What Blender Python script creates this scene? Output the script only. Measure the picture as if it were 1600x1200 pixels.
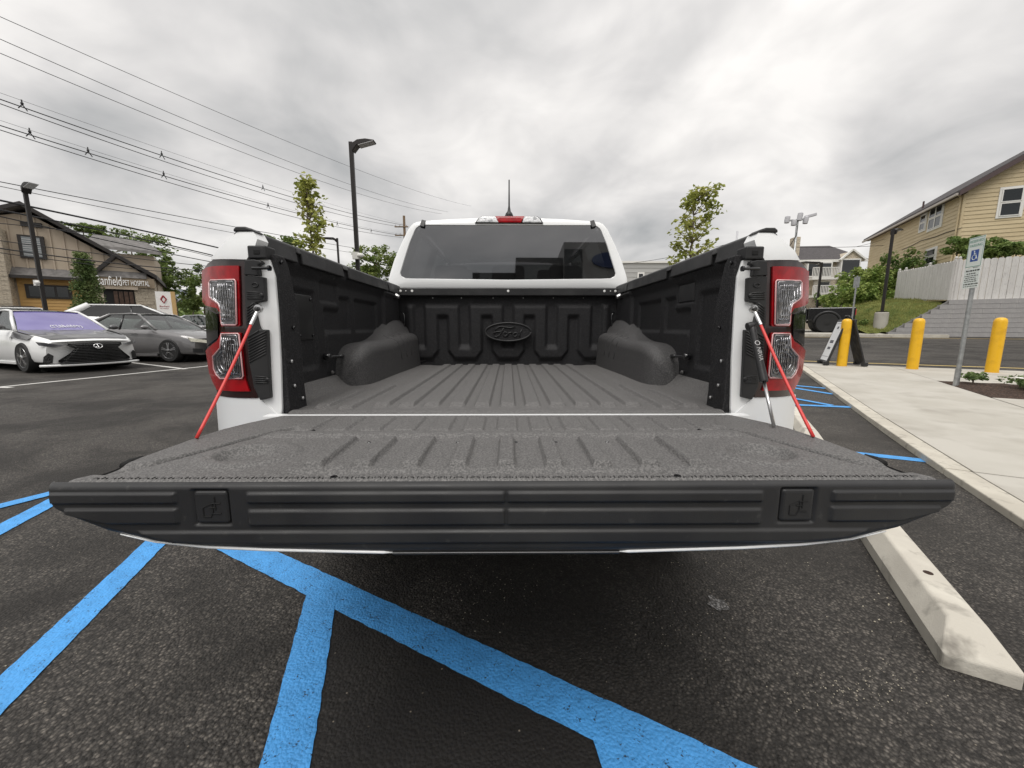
import bpy, math, random
from mathutils import Vector, Matrix
from mathutils.geometry import delaunay_2d_cdt
from math import sin, cos, tan, pi, radians, sqrt, atan2, hypot
for o in list(bpy.data.objects): bpy.data.objects.remove(o)
S = bpy.context.scene
COL = S.collection
# ------------------------------------------------------------------ camera
F_PX, PITCH, CAM_H = 600.0, radians(8.35), 1.13
cd = bpy.data.cameras.new('camera'); cam = bpy.data.objects.new('camera', cd); COL.objects.link(cam)
cam.location = (0, 0, CAM_H); cam.rotation_euler = (pi/2 - PITCH, 0, 0)
cd.sensor_width = 36; cd.lens = 36*F_PX/1600; cd.clip_start = .02; cd.clip_end = 4000
S.camera = cam
# ------------------------------------------------------------------ world: overcast sky
SUN_EL, SUN_AZ = radians(62), radians(200)      # azimuth clockwise from +Y
W = bpy.data.worlds.new('World'); S.world = W; W.use_nodes = True
nt = W.node_tree; nt.nodes.clear()
def wn(t): return nt.nodes.new(t)
out = wn('ShaderNodeOutputWorld'); bg = wn('ShaderNodeBackground'); bg.inputs[1].default_value = .1
sky = wn('ShaderNodeTexSky'); sky.sky_type = 'NISHITA'; sky.sun_disc = False
sky.sun_elevation = SUN_EL; sky.sun_rotation = SUN_AZ
tc = wn('ShaderNodeTexCoord'); sep = wn('ShaderNodeSeparateXYZ'); nt.links.new(tc.outputs['Generated'], sep.inputs[0])
def wm(op, a, b):
    n = wn('ShaderNodeMath'); n.operation = op
    for i, q in enumerate((a, b)):
        if isinstance(q, (int, float)): n.inputs[i].default_value = q
        else: nt.links.new(q, n.inputs[i])
    return n.outputs[0]
zz = wm('ADD', wm('MAXIMUM', sep.outputs[2], 0.0), .22)
comb = wn('ShaderNodeCombineXYZ')
nt.links.new(wm('DIVIDE', sep.outputs[0], zz), comb.inputs[0])
nt.links.new(wm('DIVIDE', sep.outputs[1], zz), comb.inputs[1])
def wnoise(scale, detail, rough, dist, off):
    mp = wn('ShaderNodeMapping'); mp.inputs['Location'].default_value = off
    nt.links.new(comb.outputs[0], mp.inputs[0])
    n = wn('ShaderNodeTexNoise'); n.inputs['Scale'].default_value = scale; n.inputs['Detail'].default_value = detail
    n.inputs['Roughness'].default_value = rough; n.inputs['Distortion'].default_value = dist
    nt.links.new(mp.outputs[0], n.inputs['Vector']); return n.outputs[0]
n1 = wnoise(.75, 5, .5, .35, (1.3, 4.2, 0)); n2 = wnoise(2.6, 6, .55, .5, (.4, 5.2, 0))
cl = wm('ADD', wm('MULTIPLY', n1, .80), wm('MULTIPLY', n2, .20))
rp = wn('ShaderNodeValToRGB'); nt.links.new(cl, rp.inputs[0])
e = rp.color_ramp.elements
SKY_K = 1.02
e[0].position = .36; e[0].color = (3.2*SKY_K, 3.2*SKY_K, 3.15*SKY_K, 1)
e[1].position = .58; e[1].color = (7.2*SKY_K, 6.95*SKY_K, 6.65*SKY_K, 1)
m_ = rp.color_ramp.elements.new(.48); m_.color = (5.2*SKY_K, 5.05*SKY_K, 4.9*SKY_K, 1)
mx = wn('ShaderNodeMix'); mx.data_type = 'RGBA'; mx.inputs[0].default_value = .93
nt.links.new(sky.outputs[0], mx.inputs[6]); nt.links.new(rp.outputs[0], mx.inputs[7])
# overcast skies are brighter overhead than at the horizon
gn = wm('ADD', wm('MULTIPLY', wm('MULTIPLY', wm('MAXIMUM', sep.outputs[2], 0.0), wm('MAXIMUM', sep.outputs[2], 0.0)), .55), .86)
gm_ = wn('ShaderNodeVectorMath'); gm_.operation = 'SCALE'; nt.links.new(mx.outputs[2], gm_.inputs[0]); nt.links.new(gn, gm_.inputs['Scale'])
nt.links.new(gm_.outputs[0], bg.inputs[0]); nt.links.new(bg.outputs[0], out.inputs[0])
# ------------------------------------------------------------------ sun (veiled by cloud)
sl = bpy.data.lights.new('sun', 'SUN'); sl.energy = 1.5; sl.angle = radians(38); sl.color = (1, .97, .93)
sun = bpy.data.objects.new('sun', sl); COL.objects.link(sun)
sd = Vector((sin(SUN_AZ)*cos(SUN_EL), cos(SUN_AZ)*cos(SUN_EL), sin(SUN_EL)))
sun.rotation_euler = sd.to_track_quat('Z', 'Y').to_euler(); sun.location = sd*60
vs = S.view_settings
vs.view_transform = 'Standard'; vs.look = 'None'; vs.gamma = 1; vs.exposure = 0.60; vs.use_curve_mapping = False
S.render.engine = 'CYCLES'; S.cycles.max_bounces = 8; S.cycles.transparent_max_bounces = 12
# ------------------------------------------------------------------ pixel helpers (1600x1200 photograph)
def ray(u, v):
    a = (u-800)/F_PX; b = (600-v)/F_PX
    return Vector((a, cos(PITCH)+b*sin(PITCH), -sin(PITCH)+b*cos(PITCH)))
CAMP = Vector((0, 0, CAM_H))
def atY(u, v, Y): d = ray(u, v); return CAMP + d*(Y/d.y)
def atZ(u, v, z): d = ray(u, v); return CAMP + d*((z-CAM_H)/d.z)
def onplane(u, v, P0, n): d = ray(u, v); return CAMP + d*((Vector(P0)-CAMP).dot(n)/d.dot(n))
GA = radians(29)
AV = Vector((sin(GA), cos(GA), 0)); BV = Vector((cos(GA), -sin(GA), 0))     # along the kerb / across it
def sstep(a, b, x):
    t = min(1., max(0., (x-a)/(b-a))); return t*t*(3-2*t)
def terrain(x, y):
    s = AV.x*x + AV.y*y
    z = .027*max(0, min(s, 13)-5) + .043*max(0, min(s, 27)-13)
    z += .015*max(0, min(-x, 26)-3.5)*sstep(-40, -20, -abs(y)) if x < -3.5 else 0
    return z
def ground(u, v, off=0.):
    d = ray(u, v); t = .4
    while t < 300:
        p = CAMP + d*t
        if p.z < terrain(p.x, p.y)+off: return Vector((p.x, p.y, terrain(p.x, p.y)+off))
        t += .004 + t*.0008
    return p
def ST(s, t, dz=0.):
    p = AV*s + BV*t; return Vector((p.x, p.y, terrain(p.x, p.y)+dz))
# ------------------------------------------------------------------ object helpers
def tag(o, label=None, cat=None, group=None, kind=None):
    if label: o['label'] = label
    if cat: o['category'] = cat
    if group: o['group'] = group
    if kind: o['kind'] = kind
    return o
def thing(name, label, cat, loc=(0, 0, 0), rz=0, group=None):
    o = bpy.data.objects.new(name, None); COL.objects.link(o); o.location = loc; o.rotation_euler = (0, 0, rz)
    o.empty_display_size = .1
    return tag(o, label, cat, group)
def copy_tree(o, parent=None):
    c = o.copy(); COL.objects.link(c); c.parent = parent
    for ch in o.children: copy_tree(ch, c)
    return c
class MB:
    def __init__(s): s.v = []; s.f = []
    def add(s, vs, fs):
        k = len(s.v); s.v += [tuple(p) for p in vs]; s.f += [tuple(i+k for i in f) for f in fs]; return s
    def box(s, x0, x1, y0, y1, z0, z1):
        return s.add([(x0,y0,z0),(x1,y0,z0),(x1,y1,z0),(x0,y1,z0),(x0,y0,z1),(x1,y0,z1),(x1,y1,z1),(x0,y1,z1)],
            [(0,3,2,1),(4,5,6,7),(0,1,5,4),(1,2,6,5),(2,3,7,6),(3,0,4,7)])
    def obox(s, c, ax, ay, az):     # centre and three half-axis vectors
        c = Vector(c); ax = Vector(ax); ay = Vector(ay); az = Vector(az)
        vs = [c+ax*i+ay*j+az*k for i, j, k in ((-1,-1,-1),(1,-1,-1),(1,1,-1),(-1,1,-1),(-1,-1,1),(1,-1,1),(1,1,1),(-1,1,1))]
        fs = [(0,3,2,1),(4,5,6,7),(0,1,5,4),(1,2,6,5),(2,3,7,6),(3,0,4,7)]
        if ax.cross(ay).dot(az) < 0: fs = [f[::-1] for f in fs]
        return s.add(vs, fs)
    def bar(s, p0, p1, w, h, up=(0, 0, 1)):   # rectangular bar between two points
        p0 = Vector(p0); p1 = Vector(p1); d = (p1-p0); n = d.normalized(); up = Vector(up)
        sd_ = n.cross(up).normalized(); u2 = sd_.cross(n)
        return s.obox((p0+p1)/2, d/2, sd_*w/2, u2*h/2)
    def prism(s, poly, off):        # 3-D polygon swept by a vector
        n = len(poly); off = Vector(off); a = [Vector(p) for p in poly]
        nn = Vector((0, 0, 0))
        for i in range(n): nn += a[i].cross(a[(i+1) % n])
        if nn.dot(off) > 0: a = a[::-1]
        vs = a + [p+off for p in a]
        fs = [tuple(range(n)), tuple(range(2*n-1, n-1, -1))] + [(i, i+n, (i+1) % n+n, (i+1) % n) for i in range(n)]
        return s.add(vs, fs)
    def tube(s, pts, r, n=8, caps=True):
        pts = [Vector(p) for p in pts]; m = len(pts); rs = r if isinstance(r, (list, tuple)) else [r]*m
        vs = []; fs = []; prev = None
        for i, p in enumerate(pts):
            t = (pts[min(i+1, m-1)]-pts[max(i-1, 0)])
            t = t.normalized() if t.length > 1e-9 else Vector((0, 0, 1))
            if prev is None: x = t.orthogonal().normalized()
            else:
                x = prev - t*prev.dot(t); x = x.normalized() if x.length > 1e-6 else t.orthogonal().normalized()
            prev = x; y = t.cross(x)
            vs += [p + (x*cos(2*pi*k/n)+y*sin(2*pi*k/n))*rs[i] for k in range(n)]
        for i in range(m-1):
            for k in range(n):
                a = i*n+k; b = i*n+(k+1) % n; fs.append((a, b, b+n, a+n))
        if caps: fs += [tuple(range(n-1, -1, -1)), tuple(range((m-1)*n, m*n))]
        return s.add(vs, fs)
    def lathe(s, prof, org=(0, 0, 0), axis=(0, 0, 1), n=24, caps=True):   # prof: (r, h)
        ax = Vector(axis).normalized(); x = ax.orthogonal().normalized(); y = ax.cross(x); o = Vector(org); m = len(prof)
        vs = [o + ax*h + (x*cos(2*pi*k/n)+y*sin(2*pi*k/n))*r for r, h in prof for k in range(n)]
        fs = []
        for i in range(m-1):
            for k in range(n):
                a = i*n+k; b = i*n+(k+1) % n; fs.append((a, b, b+n, a+n))
        if caps: fs += [tuple(range(n-1, -1, -1)), tuple(range((m-1)*n, m*n))]
        return s.add(vs, fs)
    def grid(s, f, nu, nv, flip=False, mask=None):
        vs = [f(i/nu, j/nv) for j in range(nv+1) for i in range(nu+1)]; fs = []
        for j in range(nv):
            for i in range(nu):
                if mask and not mask((i+.5)/nu, (j+.5)/nv): continue
                a = j*(nu+1)+i; q = (a, a+1, a+nu+2, a+nu+1); fs.append(q[::-1] if flip else q)
        return s.add(vs, fs)
    def ell(s, c, rx, ry, rz, nu=12, nv=8):
        vs = []; fs = []
        for j in range(nv+1):
            th = pi*j/nv
            for i in range(nu):
                ph = 2*pi*i/nu; vs.append((c[0]+rx*sin(th)*cos(ph), c[1]+ry*sin(th)*sin(ph), c[2]-rz*cos(th)))
        for j in range(nv):
            for i in range(nu):
                a = j*nu+i; b = j*nu+(i+1) % nu; fs.append((a, b, b+nu, a+nu))
        return s.add(vs, fs)
    def patch(s, poly, f, off=None, h=None, face=None):   # 2-D polygon, triangulated, mapped to 3-D, optionally with thickness
        poly = [tuple(p) for p in poly]
        if h:
            q = []
            for i, p in enumerate(poly):
                w = poly[(i+1) % len(poly)]; k = max(1, int(hypot(w[0]-p[0], w[1]-p[1])/h))
                q += [(p[0]+(w[0]-p[0])*t/k, p[1]+(w[1]-p[1])*t/k) for t in range(k)]
            poly = q
        n = len(poly); pts = [Vector(p) for p in poly]
        if h:
            xs = [p[0] for p in poly]; ys = [p[1] for p in poly]
            def inside(x, y):
                c = False
                for i in range(n):
                    x1, y1 = poly[i]; x2, y2 = poly[i-1]
                    if (y1 > y) != (y2 > y) and x < (x2-x1)*(y-y1)/(y2-y1)+x1: c = not c
                return c
            x = min(xs)+h/2
            while x < max(xs):
                y = min(ys)+h/2
                while y < max(ys):
                    if inside(x, y) and min(abs(x-p[0])+abs(y-p[1]) for p in poly) > h*.4: pts.append(Vector((x, y)))
                    y += h
                x += h
        r = delaunay_2d_cdt(pts, [(i, (i+1) % n) for i in range(n)], [], 1, 1e-6)
        V2, T = r[0], r[2]
        top = [Vector(f(p.x, p.y)) for p in V2]
        k = len(top)
        if off is None:
            if face:
                t0 = T[0]; fl = (top[t0[1]]-top[t0[0]]).cross(top[t0[2]]-top[t0[0]]).dot(Vector(face)) < 0
                T = [tuple(t)[::-1] if fl else tuple(t) for t in T]
            return s.add(top, [tuple(t) for t in T])
        off = Vector(off)
        t0 = T[0]; nn = (top[t0[1]]-top[t0[0]]).cross(top[t0[2]]-top[t0[0]])
        fl = nn.dot(off) > 0          # top must face away from off
        fs = [tuple(t)[::-1] if fl else tuple(t) for t in T] + [tuple(i+k for i in (t if fl else t[::-1])) for t in T]
        cnt = {}
        for t in fs[:len(T)]:
            for a, b in ((t[0], t[1]), (t[1], t[2]), (t[2], t[0])): cnt[(a, b)] = 1
        for (a, b) in cnt:
            if (b, a) not in cnt: fs.append((b, a, a+k, b+k))
        return s.add(top+[p+off for p in top], fs)
    def build(s, name, mat, parent=None, smooth=None, bevel=None, seg=2, weld=False):
        me = bpy.data.meshes.new(name); me.from_pydata(s.v, [], s.f)
        if smooth:
            for p in me.polygons: p.use_smooth = True
            if smooth is not True: me.set_sharp_from_angle(angle=radians(smooth))
        me.update()
        if mat: me.materials.append(mat)
        o = bpy.data.objects.new(name, me); COL.objects.link(o)
        if parent: o.parent = parent
        if weld: o.modifiers.new('weld', 'WELD').merge_threshold = 1e-4
        if bevel:
            b = o.modifiers.new('bevel', 'BEVEL'); b.width = bevel; b.segments = seg; b.limit_method = 'ANGLE'; b.angle_limit = radians(40)
            b.harden_normals = False
        return o
def cap(name, label, cat, mb, mat, group=None, **k):
    return tag(mb.build(name, mat, **k), label, cat, group)
def text_mb(txt, size, f, extrude=0., font_scale_x=1., align='CENTER', shear=0.):
    """letters as real mesh; f maps (x, y, depth) to 3-D"""
    c = bpy.data.curves.new('t', 'FONT'); c.body = txt; c.size = size; c.align_x = align; c.align_y = 'CENTER'
    c.extrude = extrude; c.resolution_u = 3; c.shear = shear
    o = bpy.data.objects.new('t', c); COL.objects.link(o)
    me = bpy.data.meshes.new_from_object(o.evaluated_get(bpy.context.evaluated_depsgraph_get()))
    m = MB(); m.add([f(v.co.x*font_scale_x, v.co.y, v.co.z) for v in me.vertices], [tuple(p.vertices) for p in me.polygons])
    bpy.data.objects.remove(o); bpy.data.curves.remove(c); bpy.data.meshes.remove(me)
    return m
# ------------------------------------------------------------------ materials
def M(name, col, rough=.5, metal=0., spec=.5, coat=0., var=None, var2=None, bump=(), trans=0., ior=1.45, coat_rough=.03, emis=None, roughvar=None, stretch=None):
    m = bpy.data.materials.new(name); m.use_nodes = True; t = m.node_tree; b = t.nodes['Principled BSDF']
    def I(n, v): b.inputs[n].default_value = v
    I('Base Color', (*col, 1)); I('Roughness', rough); I('Metallic', metal); I('Specular IOR Level', spec); I('IOR', ior)
    I('Coat Weight', coat); I('Coat Roughness', coat_rough); I('Transmission Weight', trans)
    co = t.nodes.new('ShaderNodeTexCoord'); src = co.outputs['Object']
    mr0 = t.nodes.new('ShaderNodeMapping'); mr0.inputs['Rotation'].default_value = (.61, .47, .33) if not stretch else (0, 0, 0); mr0.inputs['Location'].default_value = (.137, .291, .353); t.links.new(src, mr0.inputs[0]); src = mr0.outputs[0]
    if stretch:
        mp = t.nodes.new('ShaderNodeMapping'); mp.inputs['Scale'].default_value = stretch; t.links.new(src, mp.inputs[0]); src = mp.outputs[0]
    def tex(kind, sc, detail=4):
        if kind == 'voronoi':
            n = t.nodes.new('ShaderNodeTexVoronoi'); n.inputs['Scale'].default_value = sc; o_ = n.outputs['Distance']
        else:
            n = t.nodes.new('ShaderNodeTexNoise'); n.inputs['Scale'].default_value = sc; n.inputs['Detail'].default_value = detail; o_ = n.outputs[0]
        t.links.new(src, n.inputs['Vector']); return o_
    last = None
    for vv in (var, var2):
        if not vv: continue
        sc, c2, lo, hi = vv
        mr = t.nodes.new('ShaderNodeMapRange'); mr.inputs[1].default_value = lo; mr.inputs[2].default_value = hi; mr.clamp = True
        t.links.new(tex('noise', sc), mr.inputs[0])
        mix = t.nodes.new('ShaderNodeMix'); mix.data_type = 'RGBA'; mix.inputs[6].default_value = (*col, 1); mix.inputs[7].default_value = (*c2, 1)
        if last: t.links.new(last, mix.inputs[6])
        t.links.new(mr.outputs[0], mix.inputs[0]); last = mix.outputs[2]
    if last: t.links.new(last, b.inputs['Base Color'])
    if roughvar:
        sc, r0, r1 = roughvar
        mr = t.nodes.new('ShaderNodeMapRange'); mr.inputs[1].default_value = .35; mr.inputs[2].default_value = .65; mr.inputs[3].default_value = r0; mr.inputs[4].default_value = r1
        t.links.new(tex('noise', sc), mr.inputs[0]); t.links.new(mr.outputs[0], b.inputs['Roughness'])
    prev = None
    for kind, sc, st, dist in bump:
        bn = t.nodes.new('ShaderNodeBump'); bn.inputs['Strength'].default_value = st; bn.inputs['Distance'].default_value = dist
        t.links.new(tex(kind, sc, 3), bn.inputs['Height'])
        if prev: t.links.new(prev, bn.inputs['Normal'])
        prev = bn.outputs[0]
    if prev: t.links.new(prev, b.inputs['Normal'])
    if emis: I('Emission Color', (*emis[0], 1)); I('Emission Strength', emis[1])
    return m
def glass_tint(name, tint, ior=1.5, refl=(1, 1, 1)):
    m = bpy.data.materials.new(name); m.use_nodes = True; t = m.node_tree; t.nodes.remove(t.nodes['Principled BSDF'])
    o_ = t.nodes['Material Output']; g = t.nodes.new('ShaderNodeBsdfGlossy'); g.inputs['Roughness'].default_value = .015; g.inputs['Color'].default_value = (*refl, 1)
    tr = t.nodes.new('ShaderNodeBsdfTransparent'); tr.inputs[0].default_value = (*tint, 1)
    fr = t.nodes.new('ShaderNodeFresnel'); ge = t.nodes.new('ShaderNodeNewGeometry'); mr = t.nodes.new('ShaderNodeMapRange')
    mr.inputs[3].default_value = ior; mr.inputs[4].default_value = 1/ior; t.links.new(ge.outputs['Backfacing'], mr.inputs[0]); t.links.new(mr.outputs[0], fr.inputs[0])
    x = t.nodes.new('ShaderNodeMixShader'); t.links.new(fr.outputs[0], x.inputs[0]); t.links.new(tr.outputs[0], x.inputs[1]); t.links.new(g.outputs[0], x.inputs[2]); t.links.new(x.outputs[0], o_.inputs[0])
    return m
LINER_LIT = M('bed_liner_lit', (.072, .070, .0685), .55, spec=.6, var=(290, (.15, .145, .141), .42, .62), var2=None, bump=[('noise', 300, .55, .004), ('noise', 1100, .3, .001)])  # lit copy of the liner: sky light on flat faces put into the colour
LINER_HALF = M('bed_liner_half_shade', (.036, .0355, .036), .56, spec=.5, var=(290, (.095, .092, .092), .44, .64), bump=[('noise', 300, .55, .004), ('noise', 1100, .3, .001)])  # same liner, half-darkened: shade on the wheel arches is in the colour
LINER_SHADE = M('bed_liner_shade', (.0095, .0095, .0105), .60, spec=.33, var=(250, (.036, .035, .037), .46, .64), bump=[('noise', 300, .5, .004), ('noise', 1100, .3, .001)])  # same liner again, shade of the upright faces painted into its colour
BLACKPL = M('black_plastic', (.020, .020, .021), .45, spec=.45, var=(7, (.030, .030, .030), .42, .66), var2=(55, (.050, .049, .047), .66, .78), bump=[('noise', 700, .28, .0008), ('voronoi', 500, .15, .0006)], roughvar=(9, .36, .58))
BLACKGL = M('gloss_black', (.006, .006, .007), .08, coat=.6)
DARK = M('dark_void', (.006, .006, .006), .8)
WHITE = M('white_paint', (.82, .83, .83), .28, coat=.7, spec=.5)
STEEL = M('steel', (.55, .55, .55), .28, metal=1)
CHROME = M('chrome', (.8, .8, .8), .08, metal=1)
REDLENS = M('red_lens', (.36, .003, .008), .22, coat=.35, spec=.3, var=(30, (.25, .002, .005), .4, .6))
REDDARK = M('dark_red_lens', (.10, .002, .004), .10, coat=1)
SMOKE = M('smoked_lens', (.022, .006, .006), .12, coat=.5)
REFLECTOR = M('lamp_reflector', (.62, .62, .63), .16, metal=1, var=(40, (.25, .25, .26), .42, .6), bump=[('voronoi', 70, .5, .004)])
REDCABLE = M('red_cable_sleeve', (.62, .05, .045), .38, bump=[('noise', 300, .15, .001)])
RUBBER = M('rubber', (.016, .016, .016), .7, bump=[('noise', 60, .2, .002)])
GLASS_REAR = glass_tint('rear_window_tint', (.07, .07, .073), 2.65, (.92, .92, .93))
GLASS_CAR = glass_tint('car_window', (.30, .33, .32), 1.75)
CLEAR = glass_tint('clear_lens', (.93, .93, .94), 1.5)
# ================================================================== ground
def asphalt(name, base, c2, dark, paint=None):
    m = bpy.data.materials.new(name); m.use_nodes = True; t = m.node_tree; b = t.nodes['Principled BSDF']
    g = t.nodes.new('ShaderNodeNewGeometry'); mp0 = t.nodes.new('ShaderNodeMapping'); mp0.inputs['Rotation'].default_value = (.61, .47, .33); t.links.new(g.outputs['Position'], mp0.inputs[0]); P = mp0.outputs[0]
    def tex(kind, sc, detail=3, rough=.5, out=None, dist=0):
        n = t.nodes.new('ShaderNodeTex'+kind); n.inputs['Scale'].default_value = sc; t.links.new(P, n.inputs['Vector'])
        if kind == 'Noise': n.inputs['Detail'].default_value = detail; n.inputs['Roughness'].default_value = rough; n.inputs['Distortion'].default_value = dist
        return n.outputs[out or 0]
    def mr(src, a, b_, c=0, d=1):
        n = t.nodes.new('ShaderNodeMapRange'); n.inputs[1].default_value = a; n.inputs[2].default_value = b_; n.inputs[3].default_value = c; n.inputs[4].default_value = d; t.links.new(src, n.inputs[0]); return n.outputs[0]
    def mix(f, a, b_):
        n = t.nodes.new('ShaderNodeMix'); n.data_type = 'RGBA'
        for i, q in ((6, a), (7, b_)):
            if isinstance(q, tuple): n.inputs[i].default_value = (*q, 1)
            else: t.links.new(q, n.inputs[i])
        if isinstance(f, float): n.inputs[0].default_value = f
        else: t.links.new(f, n.inputs[0])
        return n.outputs[2]
    def math(op, a, b_):
        n = t.nodes.new('ShaderNodeMath'); n.operation = op
        for i, q in enumerate((a, b_)):
            if isinstance(q, (int, float)): n.inputs[i].default_value = q
            else: t.links.new(q, n.inputs[i])
        return n.outputs[0]
    stone = tex('Voronoi', 100); stone2 = tex('Voronoi', 190); grain = tex('Noise', 160, 4, .6); mid = tex('Noise', 14, 4, .55); big = tex('Noise', 1.1, 4, .6, dist=.6); huge = tex('Noise', .22, 3)
    pit = tex('Noise', 30, 6, .68)
    open_ = mr(mid, .50, .68)                     # where the surface is coarse and open
    col = mix(mr(grain, .3, .7), base, c2)
    sc_ = t.nodes.new('ShaderNodeSeparateColor'); t.links.new(tex('Voronoi', 100, out='Color'), sc_.inputs[0])
    col = mix(mr(sc_.outputs[1], .50, 1.0, 0, .9), col, (.185, .165, .142)); col = mix(mr(sc_.outputs[2], .5, 1.0, 0, .9), col, (.014, .0125, .011))
    col = mix(mr(big, .43, .60, 0, .85), col, dark); col = mix(mr(tex('Noise', 3.7, 6, .7, dist=1.2), .52, .66, 0, .7), col, dark)
    col = mix(math('MULTIPLY', mr(pit, .555, .66), .9), col, (.009, .008, .007))
    col = mix(mr(stone, .30, .62, 0, .75), col, (.014, .0125, .011))
    col = mix(mr(huge, .45, .7, 0, .5), col, c2)
    chip = tex('Voronoi', 55, out='Color'); cs = t.nodes.new('ShaderNodeSeparateColor'); t.links.new(chip, cs.inputs[0])
    col = mix(math('MULTIPLY', mr(cs.outputs[0], .93, .95), mr(tex('Voronoi', 55), .18, .10)), col, (.22, .19, .15))
    if paint:
        worn = mr(math('ADD', math('MULTIPLY', pit, .5), math('MULTIPLY', grain, .5)), .572, .618)
        pc = mix(mr(mid, .35, .7), paint, tuple(c*.80 for c in paint))
        col = mix(worn, pc, (.02, .03, .045))
        b.inputs['Roughness'].default_value = .55
    else: t.links.new(mr(big, .3, .7, .62, .80), b.inputs['Roughness'])
    t.links.new(col, b.inputs['Base Color']); b.inputs['Specular IOR Level'].default_value = .35
    h = math('ADD', math('MULTIPLY', stone, -.9), math('ADD', math('MULTIPLY', pit, -1.6), math('MULTIPLY', math('MULTIPLY', stone2, -.5), open_)))
    bn = t.nodes.new('ShaderNodeBump'); bn.inputs['Strength'].default_value = .8 if not paint else .45; bn.inputs['Distance'].default_value = .009; t.links.new(h, bn.inputs['Height'])
    b2 = t.nodes.new('ShaderNodeBump'); b2.inputs['Strength'].default_value = .5; b2.inputs['Distance'].default_value = .004; t.links.new(grain, b2.inputs['Height']); t.links.new(bn.outputs[0], b2.inputs['Normal'])
    t.links.new(b2.outputs[0], b.inputs['Normal'])
    return m
ASPH = asphalt('asphalt', (.062, .0555, .049), (.092, .083, .073), (.024, .0215, .019))
BLUE = asphalt('blue_marking_paint', (.05, .05, .05), (.06, .06, .06), (.04, .04, .04), (.075, .335, .74))
WHITEP = asphalt('white_marking_paint', (.05, .05, .05), (.06, .06, .06), (.04, .04, .04), (.62, .61, .58))
YELLP = asphalt('yellow_marking_paint', (.05, .05, .05), (.06, .06, .06), (.04, .04, .04), (.62, .46, .16))
CONC = M('concrete', (.40, .38, .335), .85, spec=.3, var=(1.6, (.45, .43, .385), .40, .62), var2=(2.3, (.34, .32, .28), .52, .74), bump=[('noise', 120, .35, .002), ('noise', 14, .25, .004)])
CONC2 = M('kerb_concrete', (.44, .41, .35), .85, spec=.3, var=(3, (.52, .49, .42), .42, .6), var2=(12, (.30, .28, .24), .56, .72), bump=[('noise', 150, .4, .002)])
JOINT = M('joint_dirt', (.07, .062, .052), .95)
def axis_pts(lo, hi, near, step, far):
    a = []; x = 0
    while x < hi: a.append(x); x += step if x < near else max(step, x*.12)
    a.append(hi); b = []; x = -step
    while x > lo: b.append(x); x -= step if x > -near else max(step, -x*.12)
    b.append(lo); return b[::-1]+a
gx = axis_pts(-1500, 1500, 34, .8, 0); gy = axis_pts(-900, 2000, 44, .8, 0)
gm = MB(); gm.add([(x, y, terrain(x, y)) for y in gy for x in gx], [(j*len(gx)+i, j*len(gx)+i+1, (j+1)*len(gx)+i+1, (j+1)*len(gx)+i) for j in range(len(gy)-1) for i in range(len(gx)-1)])
tag(gm.build('ground', ASPH, smooth=True), 'dark asphalt of the parking lot and street', kind='structure')
rnd = random.Random(3)
def strip(poly, jag=.0022):     # ground polygon with slightly ragged paint edges
    q = []
    for a, b in zip(poly, poly[1:]+poly[:1]):
        L = hypot(b[0]-a[0], b[1]-a[1]); n = max(1, int(L/.03)) if L < 6 else max(1, int(L/.2)); nx, ny = (b[1]-a[1])/L, -(b[0]-a[0])/L
        for k in range(n):
            j = rnd.uniform(-jag, jag) if k else 0
            q.append((a[0]+(b[0]-a[0])*k/n+nx*j, a[1]+(b[1]-a[1])*k/n+ny*j))
    return q
def marking(name, polys, mat, label, dz=.004):
    m = MB()
    for P in polys: m.patch(strip(P), lambda x, y: (x, y, terrain(x, y)+dz))
    return tag(m.build(name, mat), label, kind='structure')
def line(p0, p1, w):
    d = Vector((p1[0]-p0[0], p1[1]-p0[1])).normalized(); n = Vector((-d.y, d.x))*w/2
    return [(p0[0]+n.x, p0[1]+n.y), (p1[0]+n.x, p1[1]+n.y), (p1[0]-n.x, p1[1]-n.y), (p0[0]-n.x, p0[1]-n.y)]
def G2(u, v): p = ground(u, v); return (p.x, p.y)
d_main = (Vector(G2(1046, 1180))-Vector(G2(388, 862))).normalized()
A0 = Vector(G2(388, 862)); 
mainl = line(tuple(A0-d_main*.75), tuple(A0+d_main*3.6), .135)
tl0, tl1 = Vector(G2(500, 943)), Vector(G2(447, 1195)); dt = (tl1-tl0).normalized()
tline = line(tuple(tl0-dt*.075), tuple(tl1+dt*1.9), .125)
l0, l1 = Vector(G2(242, 850)), Vector(G2(0, 1088)); dl = (l1-l0).normalized()
lline = line(tuple(l0-dl*2.2), tuple(l1+dl*1.5), .115)
f0, f1 = Vector(G2(76, 788)), Vector(G2(0, 829)); df = (f1-f0).normalized(); fl = line(tuple(f0-df*.35), tuple(f1+df*1.6), .115)
h0, h1 = Vector(G2(76, 773)), Vector(G2(0, 792)); dh = (h1-h0).normalized(); fl2 = line(tuple(h0-dh*.30), tuple(h1+dh*1.6), .10)
j0 = Vector(G2(965, 1150))
jl = line(tuple(j0), tuple(j0+Vector((.16, -1)).normalized()*1.6), .15)
marking('parking_marking', [mainl], BLUE, 'long blue painted line crossing under the lowered tailgate')
marking('parking_marking', [tline], BLUE, 'blue hatch line meeting the long blue line at a corner', .0055)
marking('parking_marking', [jl], BLUE, 'short blue hatch line branching near the lower end of the long line', .0055)
marking('parking_marking', [lline], BLUE, 'blue stall line running out from under the tailgate corner', .0045)
marking('parking_marking', [fl], BLUE, 'wider blue line at the outer tailgate corner', .0045)
marking('parking_marking', [fl2], BLUE, 'thin blue line meeting the wider one by the tailgate corner', .006)
r0, r1 = Vector(G2(1365, 712)), Vector(G2(1462, 722))
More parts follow.
